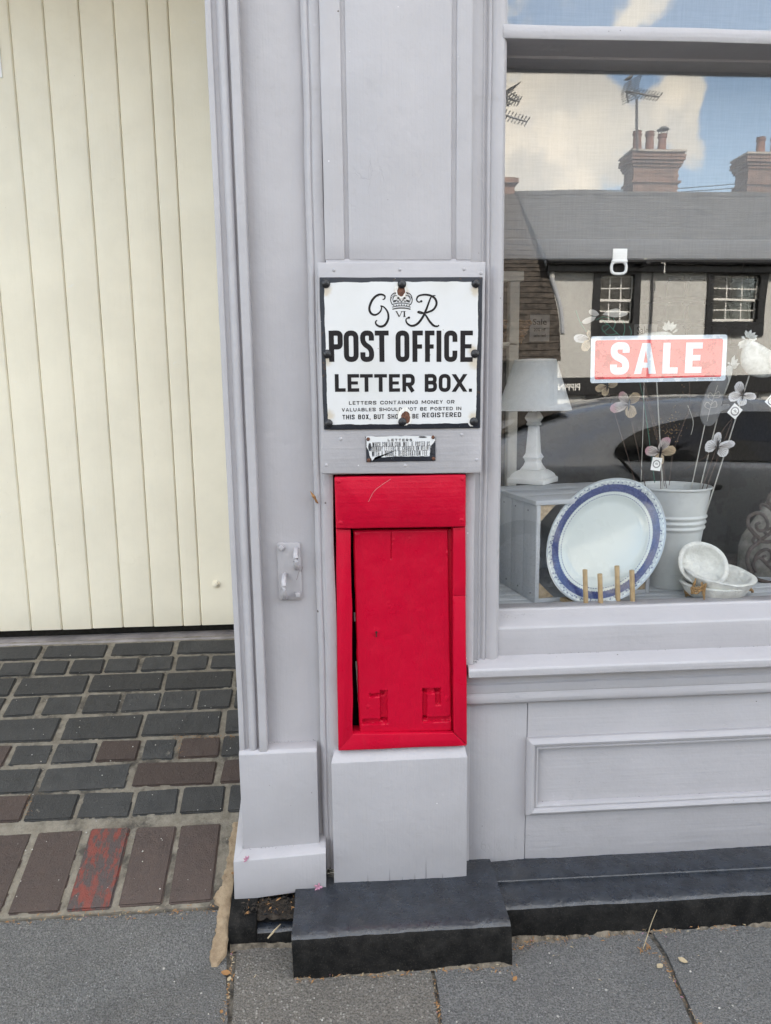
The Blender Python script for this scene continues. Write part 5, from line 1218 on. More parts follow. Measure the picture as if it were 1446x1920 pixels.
# price tags
def tagcard(px, py, Y, w_, h_, rot, label):
    p = P(px, py, Y); o = thing('price_tag', label, 'price tag', group='white price tags', mat4=Tm(p, 0, math.pi/2) @ Matrix.Rotation(rot, 4, 'Z'))
    MB().box(-w_/2, w_/2, -h_/2, h_/2, 0, .0006).build('card', M_white, o)
    mb = MB(); rr = min(w_, h_)*.40; mb.add([(rr*k*math.cos(a), rr*k*math.sin(a), .0009) for k in (1, .72) for a in [i*2*math.pi/28 for i in range(28)]], [(i, (i+1) % 28, 28+(i+1) % 28, 28+i) for i in range(28)]); mb.build('ring_print', M_gprint, o, fixn=False)
    mb = MB(); mb.box(-rr*.4, rr*.4, -rr*.10, rr*.10, .0008, .0010); mb.box(-rr*.25, rr*.25, rr*.2, rr*.32, .0008, .001); mb.build('print', M_gprint, o)
M_gprint = plain('grey_print', (.28, .27, .27), .7, bump=0)
tagcard(1378, 771, .255, .0285, .030, R_(-38), 'diamond hung white price tag below the upper right butterfly')
tagcard(1231, 870, .268, .026, .034, R_(-8), 'white price tag under the low pink edged butterfly')
tagcard(1447, 752, .255, .026, .026, R_(-40), 'corner of a white price tag at the right edge of the window')

# ---- things further back in the shop
cab = thing('glazed_cabinet', 'white painted cabinet with shelf at the left inside the dark shop', 'cabinet', (.55, .95, .0))
YC = .95
M_cab = plain('cream_cabinet_paint', (.80, .77, .70), .6, var=.05, bump=.1)
def barp(x0, y0, x1, y1, name, mat=M_cab, d=.04, par=None):
    a, b = P(x0, y0, YC), P(x1, y1, YC); return MB().box(min(a.x, b.x), max(a.x, b.x), YC, YC+d, min(a.z, b.z), max(a.z, b.z)).build(name, mat, par or cab, bevel=.003)
barp(860, 508, 983, 526, 'top_rail'); 
a, b = P(971, 526, YC), P(979, 900, YC); MB().box(a.x-.026, a.x+.008, YC, YC+.04, .02, a.z-.001).build('upright', M_cab, cab, bevel=.003)
barp(860, 642, 968, 648, 'shelf', d=.3); barp(860, 930, 968, 940, 'shelf', d=.3)
a, b = P(860, 500, YC), P(983, 940, YC); MB().box(a.x, b.x, YC+.32, YC+.34, .02, a.z).build('back_panel', M_wallin, cab)
bs = P(948, 627, YC+.1); bsk = thing('wicker_basket', 'small brown wicker basket on the cabinet shelf', 'basket', (bs.x, YC+.12, P(950, 642, YC).z))
M_wick = plain('wicker', (.28, .17, .085), .8, var=.3, vs=90, bump=.3)
for k in range(9):
    z = P(950, 640, YC).z+.004+k*.0085; r = .058+.0035*k
    MB().tube([Vector((bs.x-.01+r*math.cos(q)*1.2, YC+.12+r*math.sin(q), z+.003*math.sin(q*9+k*math.pi))) for q in [2*math.pi*j/36 for j in range(37)]], .0048, 6, cap=False).build('weave', M_wick, bsk, smooth=True)
def hang_sign(px0, py0, px1, py1, Y, lines, label):
    a, b = P(px0, py0, Y), P(px1, py1, Y); o = thing('paper_sign', label, 'sign', ((a.x+b.x)/2, Y, b.z))
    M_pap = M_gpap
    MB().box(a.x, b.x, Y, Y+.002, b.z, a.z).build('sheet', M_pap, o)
    mb = MB()
    for (body, u0, u1, v0, v1) in lines: puttext(mb, body, a.x+(b.x-a.x)*u0, a.x+(b.x-a.x)*u1, a.z+(b.z-a.z)*v1, a.z+(b.z-a.z)*v0, Y-.001)
    mb.build('lettering', M_ink, o, fixn=False)
M_gpap = plain('grey_paper', (.50, .50, .49), .8, bump=0)  # plain grey paper of the Sale signs
hang_sign(994, 590, 1030, 640, 1.6, [('Sale', .15, .85, .15, .38), ('20% off', .2, .8, .50, .62), ('selected', .2, .8, .72, .84)], 'grey paper Sale sign hanging deep in the dark shop')
hang_sign(1190, 608, 1232, 632, 1.6, [('Sale', .12, .62, .15, .75)], 'small grey paper Sale sign behind the right part of the sticker')
sh_ = thing('wall_shelf', 'dim wall shelves of white jars at the back of the shop', 'shelf', (2.6, 3.3, 1.2))
for k, py in enumerate((556, 600, 645)):
    a, b = P(1240, py, 3.3), P(1500, py, 3.3); MB().box(a.x, b.x, 3.3, 3.58, a.z-.02, a.z).build('board', M_wallin, sh_)
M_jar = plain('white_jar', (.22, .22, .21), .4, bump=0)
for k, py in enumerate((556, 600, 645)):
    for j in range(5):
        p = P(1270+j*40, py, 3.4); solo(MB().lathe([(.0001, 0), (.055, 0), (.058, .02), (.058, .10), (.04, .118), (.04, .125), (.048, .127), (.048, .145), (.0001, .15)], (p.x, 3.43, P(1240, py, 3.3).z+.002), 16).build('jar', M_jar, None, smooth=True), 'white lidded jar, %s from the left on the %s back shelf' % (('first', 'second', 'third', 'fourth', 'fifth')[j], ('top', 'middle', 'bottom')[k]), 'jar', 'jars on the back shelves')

# ------------------------------------------------------------------ across the street (seen in the glass)
M_slate = plain('slate_roof', (.060, .058, .058), .75, var=.3, vs=3, bump=.5, bs=25, bd=.02)
M_tile = plain('dark_clay_tile', (.050, .041, .034), .9, var=.6, vs=9, bump=.8, bs=18, bd=.03)
M_mbrick = plain('chimney_brick', (.185, .108, .078), .9, var=.35, vs=5, bump=.3, bs=60, bd=.01)
M_cmort = plain('chimney_mortar', (.36, .32, .28), .95, bump=0)
M_pot = plain('terracotta_pot', (.20, .095, .065), .8, var=.25, vs=6, bump=.2)
M_sash = plain('sash_paint', (.72, .71, .68), .5, bump=0)
M_dglass = m_glass('far_window_glass', .06, (.55, .55, .55))
M_curtain = plain('curtain', (.30, .26, .20), .9, var=.2, vs=10, bump=0)
YHv = 15.0; YH = 2*YG-YHv
def H(px, py, Yv=YHv): return M(px, py, Yv)
house = thing('white_house', 'white rendered house with slate roof and black trimmed sash windows across the street', 'house', (8, YH-2, -1.4))
xl, xr = H(1030, 600).x, 22.0; ze = H(1200, 492).z
zr = H(1200, 367, YHv+2.6).z; yr = 2*YG-(YHv+2.6)
# front wall with the window openings left open
wins = [((1115, 500, 1196, 629), (1126, 516, 1187, 604)), ((1329, 500, 1429, 628), (1338, 514, 1419, 601))]
ops = []
for (o4, s4) in wins: a, b = H(o4[0], o4[1]), H(o4[2], o4[3]); ops.append((a.x, b.x, b.z, a.z))
a, b = H(1112, 716), H(1205, 790); ops.append((a.x, b.x, b.z-.4, a.z))
a, b = H(1322, 716), H(1425, 800); ops.append((a.x, b.x, b.z-.4, a.z))
wl = MB(); xs = sorted({xl, xr, *[v for o in ops for v in o[:2]]}); zs = sorted({-1.5, ze, *[v for o in ops for v in o[2:]]})
for i in range(len(xs)-1):
    for j in range(len(zs)-1):
        cx, cz2 = (xs[i]+xs[i+1])/2, (zs[j]+zs[j+1])/2
        if any(o[0] < cx < o[1] and o[2] < cz2 < o[3] for o in ops): continue
        wl.box(xs[i], xs[i+1], YH-.25, YH, zs[j], zs[j+1])
wl.build('wall', M_render, house, fixn=True)
MB().add([(xl, YH-.25, -1.5), (xl, YH-5.2, -1.5), (xl, YH-5.2, ze), (xl, yr, zr-.05), (xl, YH-.25, ze)], [(0, 1, 2, 3, 4)]).build('wall', M_render, house, solid=.02)
MB().box(xl, xr, YH-5.4, YH-5.2, -1.5, ze).build('wall', M_render, house)
MB().box(xl+.1, xr, YH-1.5, YH-1.4, -1.5, ze).build('inner_wall', M_wallin, house)
rf = MB(); nr = 26
for i in range(nr):                          # slate courses, each a shallow step
    u0, u1 = i/nr, (i+1)/nr; ya_, yb_ = YH+.28+(yr-YH-.28)*u0, YH+.28+(yr-YH-.28)*u1; za, zb_ = ze+.02+(zr-ze)*u0, ze+.02+(zr-ze)*u1
    rf.add([(xl-.15, ya_, za+.02), (xr, ya_, za+.02), (xr, yb_, zb_), (xl-.15, yb_, zb_), (xl-.15, ya_, za), (xr, ya_, za)], [(0, 1, 2, 3), (4, 5, 1, 0)])
rf.add([(xl-.15, yr, zr), (xr, yr, zr), (xr, 2*yr-YH, ze), (xl-.15, 2*yr-YH, ze)], [(0, 1, 2, 3)])
rfo = rf.build('roof', M_slate, house)
MB().tube([(xl-.2, yr, zr+.02), (xr, yr, zr+.02)], .09, 8).build('ridge', M_slate, rfo)
MB().box(xl-.1, xr, YH+.02, YH+.16, ze-.22, ze-.03).build('eaves_board', M_black, house)
MB().tube([(xl-.15, YH+.27, ze-.02), (xr, YH+.27, ze-.02)], .065, 10).build('gutter', M_black, house)
def dp(px, z0_, z1_, r, mat): p = H(px, 560); MB().tube([(p.x, YH+.06, z0_), (p.x, YH+.06, z1_)], r, 8).build('downpipe', mat, house)
dp(1222, -1.4, ze-.1, .022, M_tv); dp(1033, -1.4, ze-.1, .06, M_render)
for (o4, s4), lab in zip(wins, ('', '')):
    a, b = H(o4[0], o4[1]), H(o4[2], o4[3]); s, e = H(s4[0], s4[1]), H(s4[2], s4[3])
    wd = MB(); pr = YH+.05
    wd.box(a.x-.02, s.x, YH-.1, pr, b.z, a.z); wd.box(e.x, b.x+.02, YH-.1, pr, b.z, a.z); wd.box(s.x, e.x, YH-.1, pr, s.z, a.z); wd.box(s.x, e.x, YH-.1, pr+.02, b.z, e.z-.02)
    wo = wd.build('window', M_black, house)
    fr = MB(); zm = s.z+(e.z-s.z)*.53; bw = .035
    for (zt_, zb2, yy, nx, nz) in ((s.z, zm-.02, YH-.06, 3, 2), (zm+.02, e.z, YH-.10, 3, 2)):
        fr.box(s.x, e.x, yy-.03, yy, zt_-bw*1.3, zt_); fr.box(s.x, e.x, yy-.03, yy, zb2, zb2+bw*1.5); fr.box(s.x, s.x+bw, yy-.03, yy, zb2, zt_); fr.box(e.x-bw, e.x, yy-.03, yy, zb2, zt_)
        for k in range(1, nx): x = s.x+(e.x-s.x)*k/nx; fr.box(x-.013, x+.013, yy-.025, yy-.003, zb2, zt_)
        for k in range(1, nz): z = zb2+(zt_-zb2)*k/nz; fr.box(s.x, e.x, yy-.024, yy-.004, z-.013, z+.013)
        MB().box(s.x, e.x, yy-.018, yy-.014, zb2, zt_).build('pane', M_dglass, wo)
    fr.build('sash', M_sash, wo)
    for (c0_, c1_) in ((s.x, s.x+.22*(e.x-s.x)), (e.x-.30*(e.x-s.x), e.x)):
        cu_ = MB().grid(lambda u, v: (c0_+(c1_-c0_)*u, YH-.22+.02*math.sin(u*22), e.z+(s.z-e.z)*v), 24, 1); cu_.build('curtain', M_curtain, wo, smooth=True)
# shop front of the far house: black fascia with its name, panel, window
a, b = H(1026, 706), H(1210, 738); MB().box(a.x-.6, b.x+5, YH+.01, YH+.10, b.z, a.z).build('fascia', M_black, house)
mb = MB(); a, b = H(1058, 717, 14.88), H(1088, 730, 14.88)
vs_, fs_ = textmesh('PIPPIN', .02); xa_, xb_ = b.x, a.x
# a viewer in the road looks towards -y, so the line runs from larger to smaller x
mb.add([(xa_+(xb_-xa_)*u*1.35, YH+.104, b.z+(a.z-b.z)*v) for u, v in vs_], fs_); mb.build('lettering', M_sash, house, fixn=False)
for k in range(4):
    a, b = H(1028+0, 740), H(1034, 900); 
for (p0, p1) in (((1026, 738), (1036, 900)), ((1099, 738), (1112, 900)), ((1202, 738), (1212, 900))):
    a, b = H(*p0), H(*p1); MB().box(a.x, b.x, YH+.01, YH+.06, -1.4, a.z).build('shop_pilaster', M_black, house)
for (o4) in ((1113, 716, 1204, 800), (1323, 716, 1424, 800)):
    a, b = H(o4[0], 739), H(o4[2], o4[3]+8); wd = MB(); wo = MB().box(a.x, b.x, YH-.18, YH-.16, b.z-.3, a.z).build('window', M_black, house); fr = MB()
    for k in range(5): x = a.x+(b.x-a.x)*k/4; fr.box(x-.022, x+.022, YH-.08, YH-.03, b.z-.3, a.z)
    for k in range(3): z = b.z-.3+(a.z-b.z+.3)*k/2; fr.box(a.x, b.x, YH-.079, YH-.031, z-.022, z+.022)
    fr.build('sash', M_sash, wo); MB().box(a.x, b.x, YH-.06, YH-.055, b.z-.3, a.z).build('pane', M_dglass, wo)
a = H(1198, 500); MB().tube([(a.x, YH+.1, a.z-.02), (a.x+.0, YH+.55, a.z+.02)], .05, 8).build('wall_lamp', M_black, house); a2 = H(1236, 512)
MB().tube([(a.x, YH+.3, a.z+.12), (a2.x, YH+.3, a.z+.02), (a2.x, YH+.3, a2.z-.05)], .02, 6).build('bracket', M_sash, house)
# chimneys
def chimney(pxl, pxr, py_cap, py_body, parent, pots, Yv=YHv+2.6, lab=None):
    Yc = 2*YG-Yv; a, b = H(pxl, 340, Yv), H(pxr, 340, Yv); zc_ = H((pxl+pxr)/2, py_cap, Yv).z; wx = b.x-a.x; dy = .62
    zb0 = zr-1.0; core = MB().box(a.x+.012, b.x-.012, Yc-dy+.012, Yc-.012, zb0, zc_); core.box(a.x-.115, b.x+.115, Yc-dy-.115, Yc+.115, zc_-.02, zc_+.03)
    ch = core.build('chimney', M_cmort, parent, label=lab)
    br = MB(); hc = .075; nn = int((zc_-zb0)/hc); 
    for i in range(nn):
        z1_ = zc_-i*hc; z0_ = z1_-hc+.017
        ov = {0: .08, 1: .11, 2: .11, 3: .07, 4: .035, 5: 0, 6: 0, 9: .045}.get(i, 0.0)
        x0_, x1_, y0_, y1_ = a.x-ov, b.x+ov, Yc-dy-ov, Yc+ov
        if z1_ < zr-.9: break
        L = .235; k = 0; x = x0_-(L/2 if i % 2 else 0)
        while x < x1_:
            xa, xb = max(x, x0_), min(x+L-.010, x1_)
            if xb-xa > .03: br.box(xa, xb, y1_-.10, y1_+rnd.uniform(-.004, .004), z0_, z1_)
            x += L
        y = y0_-(L/2 if i % 2 == 0 else 0)
        while y < y1_-.1:
            ya_, yb_ = max(y, y0_), min(y+L-.010, y1_-.105)
            if yb_-ya_ > .03: br.box(x0_+rnd.uniform(-.004, .004), x0_+.1, ya_, yb_, z0_, z1_); br.box(x1_-.1, x1_, ya_, yb_, z0_, z1_)
            y += L
    tag(br.build('brickwork', M_mbrick, ch), kind='stuff')
    for (px, pt_, cowl) in pots:
        p = H(px, py_cap, Yv); tz_ = H(px, pt_, Yv).z; hh = tz_-zc_
        po = MB().lathe([(.10, -.03), (.125, 0), (.115, .06), (.098, hh*.78), (.118, hh*.82), (.122, hh*.90), (.10, hh*.93), (.115, hh), (.085, hh), (.08, 0)], (p.x, Yc-dy*.42, zc_+.03), 18).build('chimney_pot', M_pot, ch, smooth=True, ang=40)
        if cowl:
            MB().lathe([(.0001, .12), (.08, .10), (.15, .045), (.155, .035), (.0001, .05)], (p.x, Yc-dy*.42, tz_+.10), 18).build('cowl', M_tv, ch, smooth=True)
            for q in range(4): MB().tube([(p.x+.10*math.cos(q*1.57+.7), Yc-dy*.42+.10*math.sin(q*1.57+.7), tz_-.02), (p.x+.12*math.cos(q*1.57+.7), Yc-dy*.42+.12*math.sin(q*1.57+.7), tz_+.15)], .010, 5).build('cowl_leg', M_tv, ch)
    return ch, Yc, zc_
ch1, YC1, ZC1 = chimney(1188, 1273, 284, 320, house, [(1203, 242, False), (1227, 242, False), (1251, 247, True)], lab='chimney with three pots, the right one cowled')
ch2, YC2, ZC2 = chimney(1402, 1505, 290, 325, house, [(1436, 253, False), (1462, 253, False)], lab='chimney with plain pots at the right')
# aerials
def aerial(pole_px, py_foot, py_top, boom, refl, Yv, label, nel=11, grp='rooftop television aerials'):
    f = H(pole_px[0], py_foot, Yv); tpt = H(pole_px[1], py_top, Yv); o = thing('tv_aerial', label, 'aerial', tuple(f), group=grp)
    MB().tube([f, tpt], .034, 8).build('mast', M_tv, o)
    a, b = H(*boom[0], Yv), H(*boom[1], Yv); MB().tube([a, b], .024, 6).build('boom', M_tv, o)
    d = b-a; ydir = Vector((.12, .9, .42)).normalized()
    for k in range(nel):
        c = a+d*(.12+.88*k/(nel-1)); L = .17-.004*k; MB().tube([c-ydir*L, c+ydir*L*.6+Vector((.05, 0, .04))], .013, 5).build('element', M_tv, o)
    if refl:
        (r0, r1, r2) = refl; p0, p1, p2 = H(*r0, Yv), H(*r1, Yv), H(*r2, Yv)
        for (u, v) in ((p1, p0), (p1, p2)):
            MB().tube([u, v], .018, 5).build('reflector_spar', M_tv, o)
            for k in range(5):
                c = u.lerp(v, (k+.4)/4.6); MB().tube([c+Vector((-.16, 0, -.055)), c+Vector((.20, .25, .075))], .011, 5).build('reflector_rod', M_tv, o)
    return o
aerial((1196, 1197), 283, 186, ((1175, 170), (1236, 182)), ((1185, 152), (1178, 172), (1181, 193)), YHv+2.6-.3, 'tall television aerial with a bird perched on it, on the middle chimney')
aerial((940, 938), 330, 175, ((938, 180), (972, 188)), ((955, 168), (940, 182), (954, 198)), YHv+1, 'upper television aerial at the left edge of the window reflection', 7)
aerial((937, 936), 330, 205, ((938, 212), (986, 227)), None, YHv+1.2, 'lower television aerial at the left edge of the window reflection', 8)
bp = H(1182, 152, YHv+2.3); bird = thing('bird', 'dark pigeon perched on top of the television aerial', 'bird', tuple(bp))
mb = MB(); 
MB().tube([bp+Vector((-.15, 0, .02)), bp+Vector((-.06, 0, .05)), bp+Vector((.02, 0, .08)), bp+Vector((.06, 0, .13)), bp+Vector((.07, 0, .18)), bp+Vector((.08, 0, .21))], [.008, .035, .06, .05, .03, .012], 10).build('body', M_tv, bird, smooth=True, sub=1)
MB().tube([bp+Vector((.085, 0, .185)), bp+Vector((.115, 0, .178))], [.010, .001], 6).build('beak', M_tv, bird)
wi = thing('overhead_wires', 'two thin telephone wires crossing above the far roofs', 'wires', tuple(H(1200, 350, YHv+3)))
for (ya_, yb_) in ((357, 337), (363, 345)):
    a, b = H(900, ya_, YHv+3.4), H(1500, yb_-2, YHv+3.4)
    MB().tube([a.lerp(b, k/16)+Vector((0, 0, -.12*math.sin(math.pi*k/16))) for k in range(17)], .012, 5).build('wire', M_black, wi)
# neighbour with the dark tiled roof, lower and nearer
nb = thing('tiled_house', 'house with steep dark clay tiled roof at the left of the white house', 'house', (2, -15, -1.4))
e0, e1 = H(1052, 674, 14.2), H(1046, 590, 14.5); m1, m2 = H(1028, 520, 15.0), H(1008, 460, 15.8); t1 = H(985, 362, 17.6)
lefts = -6.0; sec = [e0, e1, m1, m2, t1]; tb = MB()
fine = catmull(sec, 7)
for i in range(len(fine)-1):
    a, b = fine[i], fine[i+1]; off = Vector((0, .012, .012))
    tb.add([a+off, Vector((lefts, a.y, a.z))+off, Vector((lefts, b.y, b.z)), b, a, Vector((lefts, a.y, a.z))], [(0, 1, 2, 3), (4, 5, 1, 0)])
tb.add([t1, Vector((lefts, t1.y, t1.z)), Vector((lefts, t1.y-4, -1)), Vector((t1.x, t1.y-4, -1))], [(0, 1, 2, 3)])
tb.build('roof', M_tile, nb)
M_barge = plain('weathered_bargeboard', (.30, .31, .33), .8, bump=0)
vb = MB(); vb.tube([p+Vector((.06, .02, .03)) for p in fine[4:24]], .05, 8); vb.build('bargeboard', M_barge, nb, smooth=True)
MB().add([e0+Vector((-.05, -.3, -.02)), Vector((lefts, e0.y-.3, e0.z-.02)), Vector((lefts, e0.y-.3, -1.5)), Vector((e0.x-.05, e0.y-.3, -1.5))], [(0, 1, 2, 3)]).build('wall', M_black, nb, solid=.1)
MB().add([p+Vector((-.06, -.02, -.05)) for p in fine]+[Vector((p.x-.06, p.y-.02, -1.5)) for p in fine], [(i, i+1, len(fine)+i+1, len(fine)+i) for i in range(len(fine)-1)]).build('wall', M_render, nb)
cz1 = H(955, 345, 17.8); cbx = MB().box(cz1.x-.9, cz1.x+.12, cz1.y-.5, cz1.y+.1, cz1.z-1.2, H(955, 334, 17.8).z); cbx.box(cz1.x-.98, cz1.x+.2, cz1.y-.58, cz1.y+.18, H(955, 334, 17.8).z-.14, H(955, 334, 17.8).z-.04); cbx.build('chimney', M_mbrick, nb)

# ------------------------------------------------------------------ the parked car behind the photographer
M_car = plain('silver_grey_paint', (.50, .505, .515), .30, metal=.25, var=.02, vs=3, bump=0, coat=.7)
M_cglass = plain('dark_car_glass', (.006, .007, .008), .05, bump=0, spec=.6)
M_rubber = plain('black_rubber', (.015, .015, .015), .7, bump=0)
M_chrome = plain('wheel_alloy', (.45, .45, .46), .3, metal=.9, bump=0)
car = thing('parked_car', 'silver grey hatchback parked at the kerb, mirrored in the window', 'car', (2.6, -3.7, -.25))
GZ = -.24; YN = -2.80; YCc = YN-.88
st_ = [  # x, half width at belt, belt z, roof z, roof half width, sill z   (world z above car ground)
 (.42, .62, .72, .74, .50, .40), (.50, .76, .86, .88, .58, .30), (.70, .82, .95, 1.00, .60, .26), (1.00, .855, .985, 1.10, .58, .22), (1.25, .87, .99, 1.20, .575, .20), (1.65, .88, .985, 1.325, .57, .20), (2.10, .88, .98, 1.385, .575, .20), (2.60, .88, .975, 1.405, .58, .20),
 (3.10, .88, .965, 1.385, .58, .20), (3.50, .88, .955, 1.29, .57, .20), (3.90, .875, .935, 1.10, .56, .20), (4.15, .865, .915, .945, .58, .20), (4.50, .83, .85, .875, .55, .22), (4.78, .74, .74, .76, .48, .26), (4.90, .58, .62, .64, .40, .34)]
def sect(s):
    x, wb, bz_, rz_, rw, sz = s; k = min(1, (rz_-bz_)/.12); pts = []
    half = [(.0, sz-.02), (wb*.80, sz-.02), (wb*.94, sz+.02), (wb*.985, sz+.16), (wb*1.0, (sz+bz_)/2), (wb*1.005, bz_-.10), (wb*.985, bz_-.03), (wb*.955, bz_), (wb*.955+(rw*1.03-wb*.955)*.5*k, bz_+(rz_-bz_)*.5), (rw*1.03 if k > .5 else wb*.8, rz_-.05*k), (rw*.90, rz_-.012*k), (rw*.5, rz_+.018*k), (0, rz_+.026*k)]
    return [(x, YCc+y, GZ+z) for y, z in half]+[(x, YCc-y, GZ+z) for y, z in reversed(half[1:-1])]
rings = [sect(s) for s in st_]; m = len(rings[0]); cb = MB()
cb.add([p for r in rings for p in r], [(i*m+j, i*m+(j+1) % m, (i+1)*m+(j+1) % m, (i+1)*m+j) for i in range(len(rings)-1) for j in range(m)]+[tuple(range(m-1, -1, -1)), tuple((len(rings)-1)*m+j for j in range(m))])
cb.build('body', M_car, car, smooth=True, sub=2, ang=180)
def side_y(z, belt=.745, roof=1.11):         # body side above the belt leans in
    u = max(0, min(1, (z-belt)/(roof-belt))); return YCc+.842+(.60-.842)*u
def window_px(pxs, name, mat, off=.012):
    pts = []
    for q in fillet([Vector(p) for p in pxs], [14]*len(pxs), True, 5):
        Yv = 3.03
        for _ in range(4): p = M(q.x, q.y, Yv); Yv = 2*YG-(side_y(p.z)+off)
        pts.append(p)
    n = len(pts); c = sum(pts, Vector())/n; c.y = side_y(c.z)+off+.006
    MB().add(pts+[c], [(i, (i+1) % n, n) for i in range(n)]).build(name, mat, car, smooth=False, fixn=False, solid=.004)
window_px([(1148, 852), (1160, 832), (1195, 810), (1245, 794), (1310, 780), (1380, 772), (1600, 770), (1760, 790), (1860, 866), (1600, 866), (1446, 866), (1182, 863), (1168, 862)], 'side_window', M_cglass)
a, b = M(1585, 770, 3.05), M(1592, 866, 3.0); MB().tube([(a.x, side_y(a.z)+.018, a.z), (b.x, side_y(b.z)+.018, b.z)], .03, 6).build('door_pillar', M_rubber, car)
lp_ = []
for (x, y) in ((1160, 858), (1180, 880), (1200, 900), (1213, 912), (1216, 940)): p = M(x, y, 3.0); lp_.append(Vector((p.x, YCc+.889 if p.z < .70 else YCc+.872, p.z)))
MB().tube(lp_, .010, 6).build('door_seam', M_rubber, car)
a = M(1325, 914, 2.98); MB().tube([(a.x-.10, YCc+.888, a.z), (a.x-.08, YCc+.915, a.z), (a.x+.08, YCc+.915, a.z), (a.x+.10, YCc+.888, a.z)], [.012, .017, .017, .012], 8).build('door_handle', M_rubber, car, smooth=True)
# rear window and roof rail seen edge on
rw_ = MB(); 
for i in range(12):
    pass
rg = [(.80, 1.02, .50), (1.05, 1.105, .50), (1.35, 1.225, .50), (1.60, 1.305, .49)]
rw_.add([(x, YCc+sy*wd, GZ+z+.028) for x, z, wd in rg for sy in (-1, 1)], [(2*i, 2*i+1, 2*i+3, 2*i+2) for i in range(3)]); rw_.build('rear_window', M_cglass, car, fixn=False)
for x in (1.22, 4.0):
    for sy in (1, -1):
        c = (x, YCc+sy*.76, GZ+.32); w_ = MB(); disc_y(w_, c, .32, c[1]-.11, c[1]+.11, 32); wo = w_.build('wheel', M_rubber, car, bevel=.02); rm_ = MB(); disc_y(rm_, c, .22, c[1]+sy*.112, c[1]+sy*.118, 24); rm_.build('rim', M_chrome, wo)
for sy in (-1, 1):
    MB().box(.44, .60, YCc+sy*.66-.10, YCc+sy*.66+.10, GZ+.72, GZ+.84).build('tail_light', plain('tail_light_red', (.35, .01, .01), .2, bump=0), car, bevel=.02)

# ------------------------------------------------------------------ litter: leaves, petals, twigs and grit
def m_leaf(name, c):
    m, t, b = newmat(name); p = pos(t); setb(t, b, Base_Color=t.mix(t.noise(p, 160, 4), c, sh(c, .55)), Roughness=.8); return m
M_leaf = m_leaf('dry_leaf', (.42, .22, .085)); M_leaf2 = m_leaf('pale_leaf', (.52, .42, .27)); M_petalp = m_leaf('pink_petal', (.50, .24, .33))
def gz(x, y): return max(ramp_z(y)+.002, .0) if (x < -.262 and y > -.15) else 0.0
def leaf(px, py, L, label, mat=M_leaf, rot=0.0, Z=None, curl=.4):
    if Z is None:
        p = PZ(px, py, .0)
        for _ in range(6): p = PZ(px, py, gz(p.x, p.y))
    else: p = PZ(px, py, Z)
    mb = MB()
    def f(u, v):
        x = (u-.5)*L; hw = L*.30*math.sin(math.pi*min(1, max(0, u)))**.8+.0004; y = (v-.5)*2*hw
        return (x, y, .0025+curl*(abs(y)**1.3*1.5+.35*L*(u-.5)**2)+.0012*mnoise.noise(Vector((u*6, v*6, px))))
    mb.grid(f, 10, 6); mb.xf(Tm((p.x, p.y, p.z+.001), rot, rnd.uniform(-.2, .2), rnd.uniform(-.15, .15)))
    o = mb.build('fallen_leaf', mat, None, smooth=True); solo(o, label, 'leaf', 'fallen leaves on the paving')
leaf(424, 1827, .022, 'orange brown leaf by the foot of the sandy mortar strip', rot=-.3)
leaf(430, 1838, .012, 'small curled leaf just below the orange one at the slab joint', M_leaf2, 1.2)
leaf(64, 1780, .016, 'small tan leaf on the dark tarmac at the far left', rot=1.2)
leaf(3, 1848, .026, 'brown leaf at the left edge of the dark tarmac', rot=1.3)
leaf(131, 1363, .016, 'tan leaf lying on the blue bricks', rot=-.3, Z=None)
leaf(1280, 1803, .020, 'pale crumpled leaf on the paving right of the dry weed', M_leaf2, -.6)
leaf(1237, 1814, .018, 'beige leaf at the crack under the dry weed', M_leaf2, .5)
leaf(966, 1838, .014, 'yellow brown leaf at the right corner of the projecting plinth', M_leaf, .9)
leaf(415, 1900, .010, 'tiny brown leaf in the slab joint at the bottom', M_leaf, 1.5)
leaf(552, 1805, .012, 'thin pale leaf against the left end of the projecting plinth', M_leaf2, 1.6)
leaf(437, 1640, .013, 'small orange leaf wedged beside the skirting', M_leaf, 1.6, Z=.09)
lv = MB()                                     # dead curled leaf caught on the wall
p = P(590, 934, .008)
lf_ = thing('dead_leaf', 'shrivelled brown leaf caught on the wall beside the letter box', 'leaf', tuple(p))
for k in range(4): MB().tube([P(582+k*2, 921+k*2, .008+.002*k), P(587+k, 931, .002), P(593, 938+k, .006), P(597, 944, .011)], [.0008, .0022, .0020, .0006], 6).build('lobe', M_leaf, lf_, smooth=True)
fw = thing('fallen_blossom', 'pink blossom lying on the grey skirting corner', 'blossom', tuple(P(597, 1664, -.034)))
for k in range(5):
    mb = MB(); wing(mb, .010, .006, k*1.257, 0, .35); mb.xf(Tm(P(597, 1664, -.0345), 0, 1.1)); mb.build('petal', M_petalp, fw, fixn=False)
fw = thing('fallen_blossom', 'pink blossom on the top of the left skirting', 'blossom', tuple(P(464, 1609, -.03)))
for k in range(4):
    mb = MB(); wing(mb, .009, .004, 1.2+k*.8, 0, .3); mb.xf(Tm(P(464, 1612, -.033), 0, 1.0)); mb.build('petal', M_petalp, fw, fixn=False)
tw = PZ(512, 1748, .052); solo(MB().tube([PZ(502, 1760, .048), PZ(514, 1746, .058), PZ(526, 1733, .060)], [.0016, .0022, .0008], 6).build('dry_twig', M_leaf2, None, smooth=True), 'short pale twig lying on the low black plinth', 'twig')
wd_ = thing('dry_weed', 'dry straw weed growing at the foot of the black plinth', 'weed', tuple(PZ(1208, 1778, 0)))
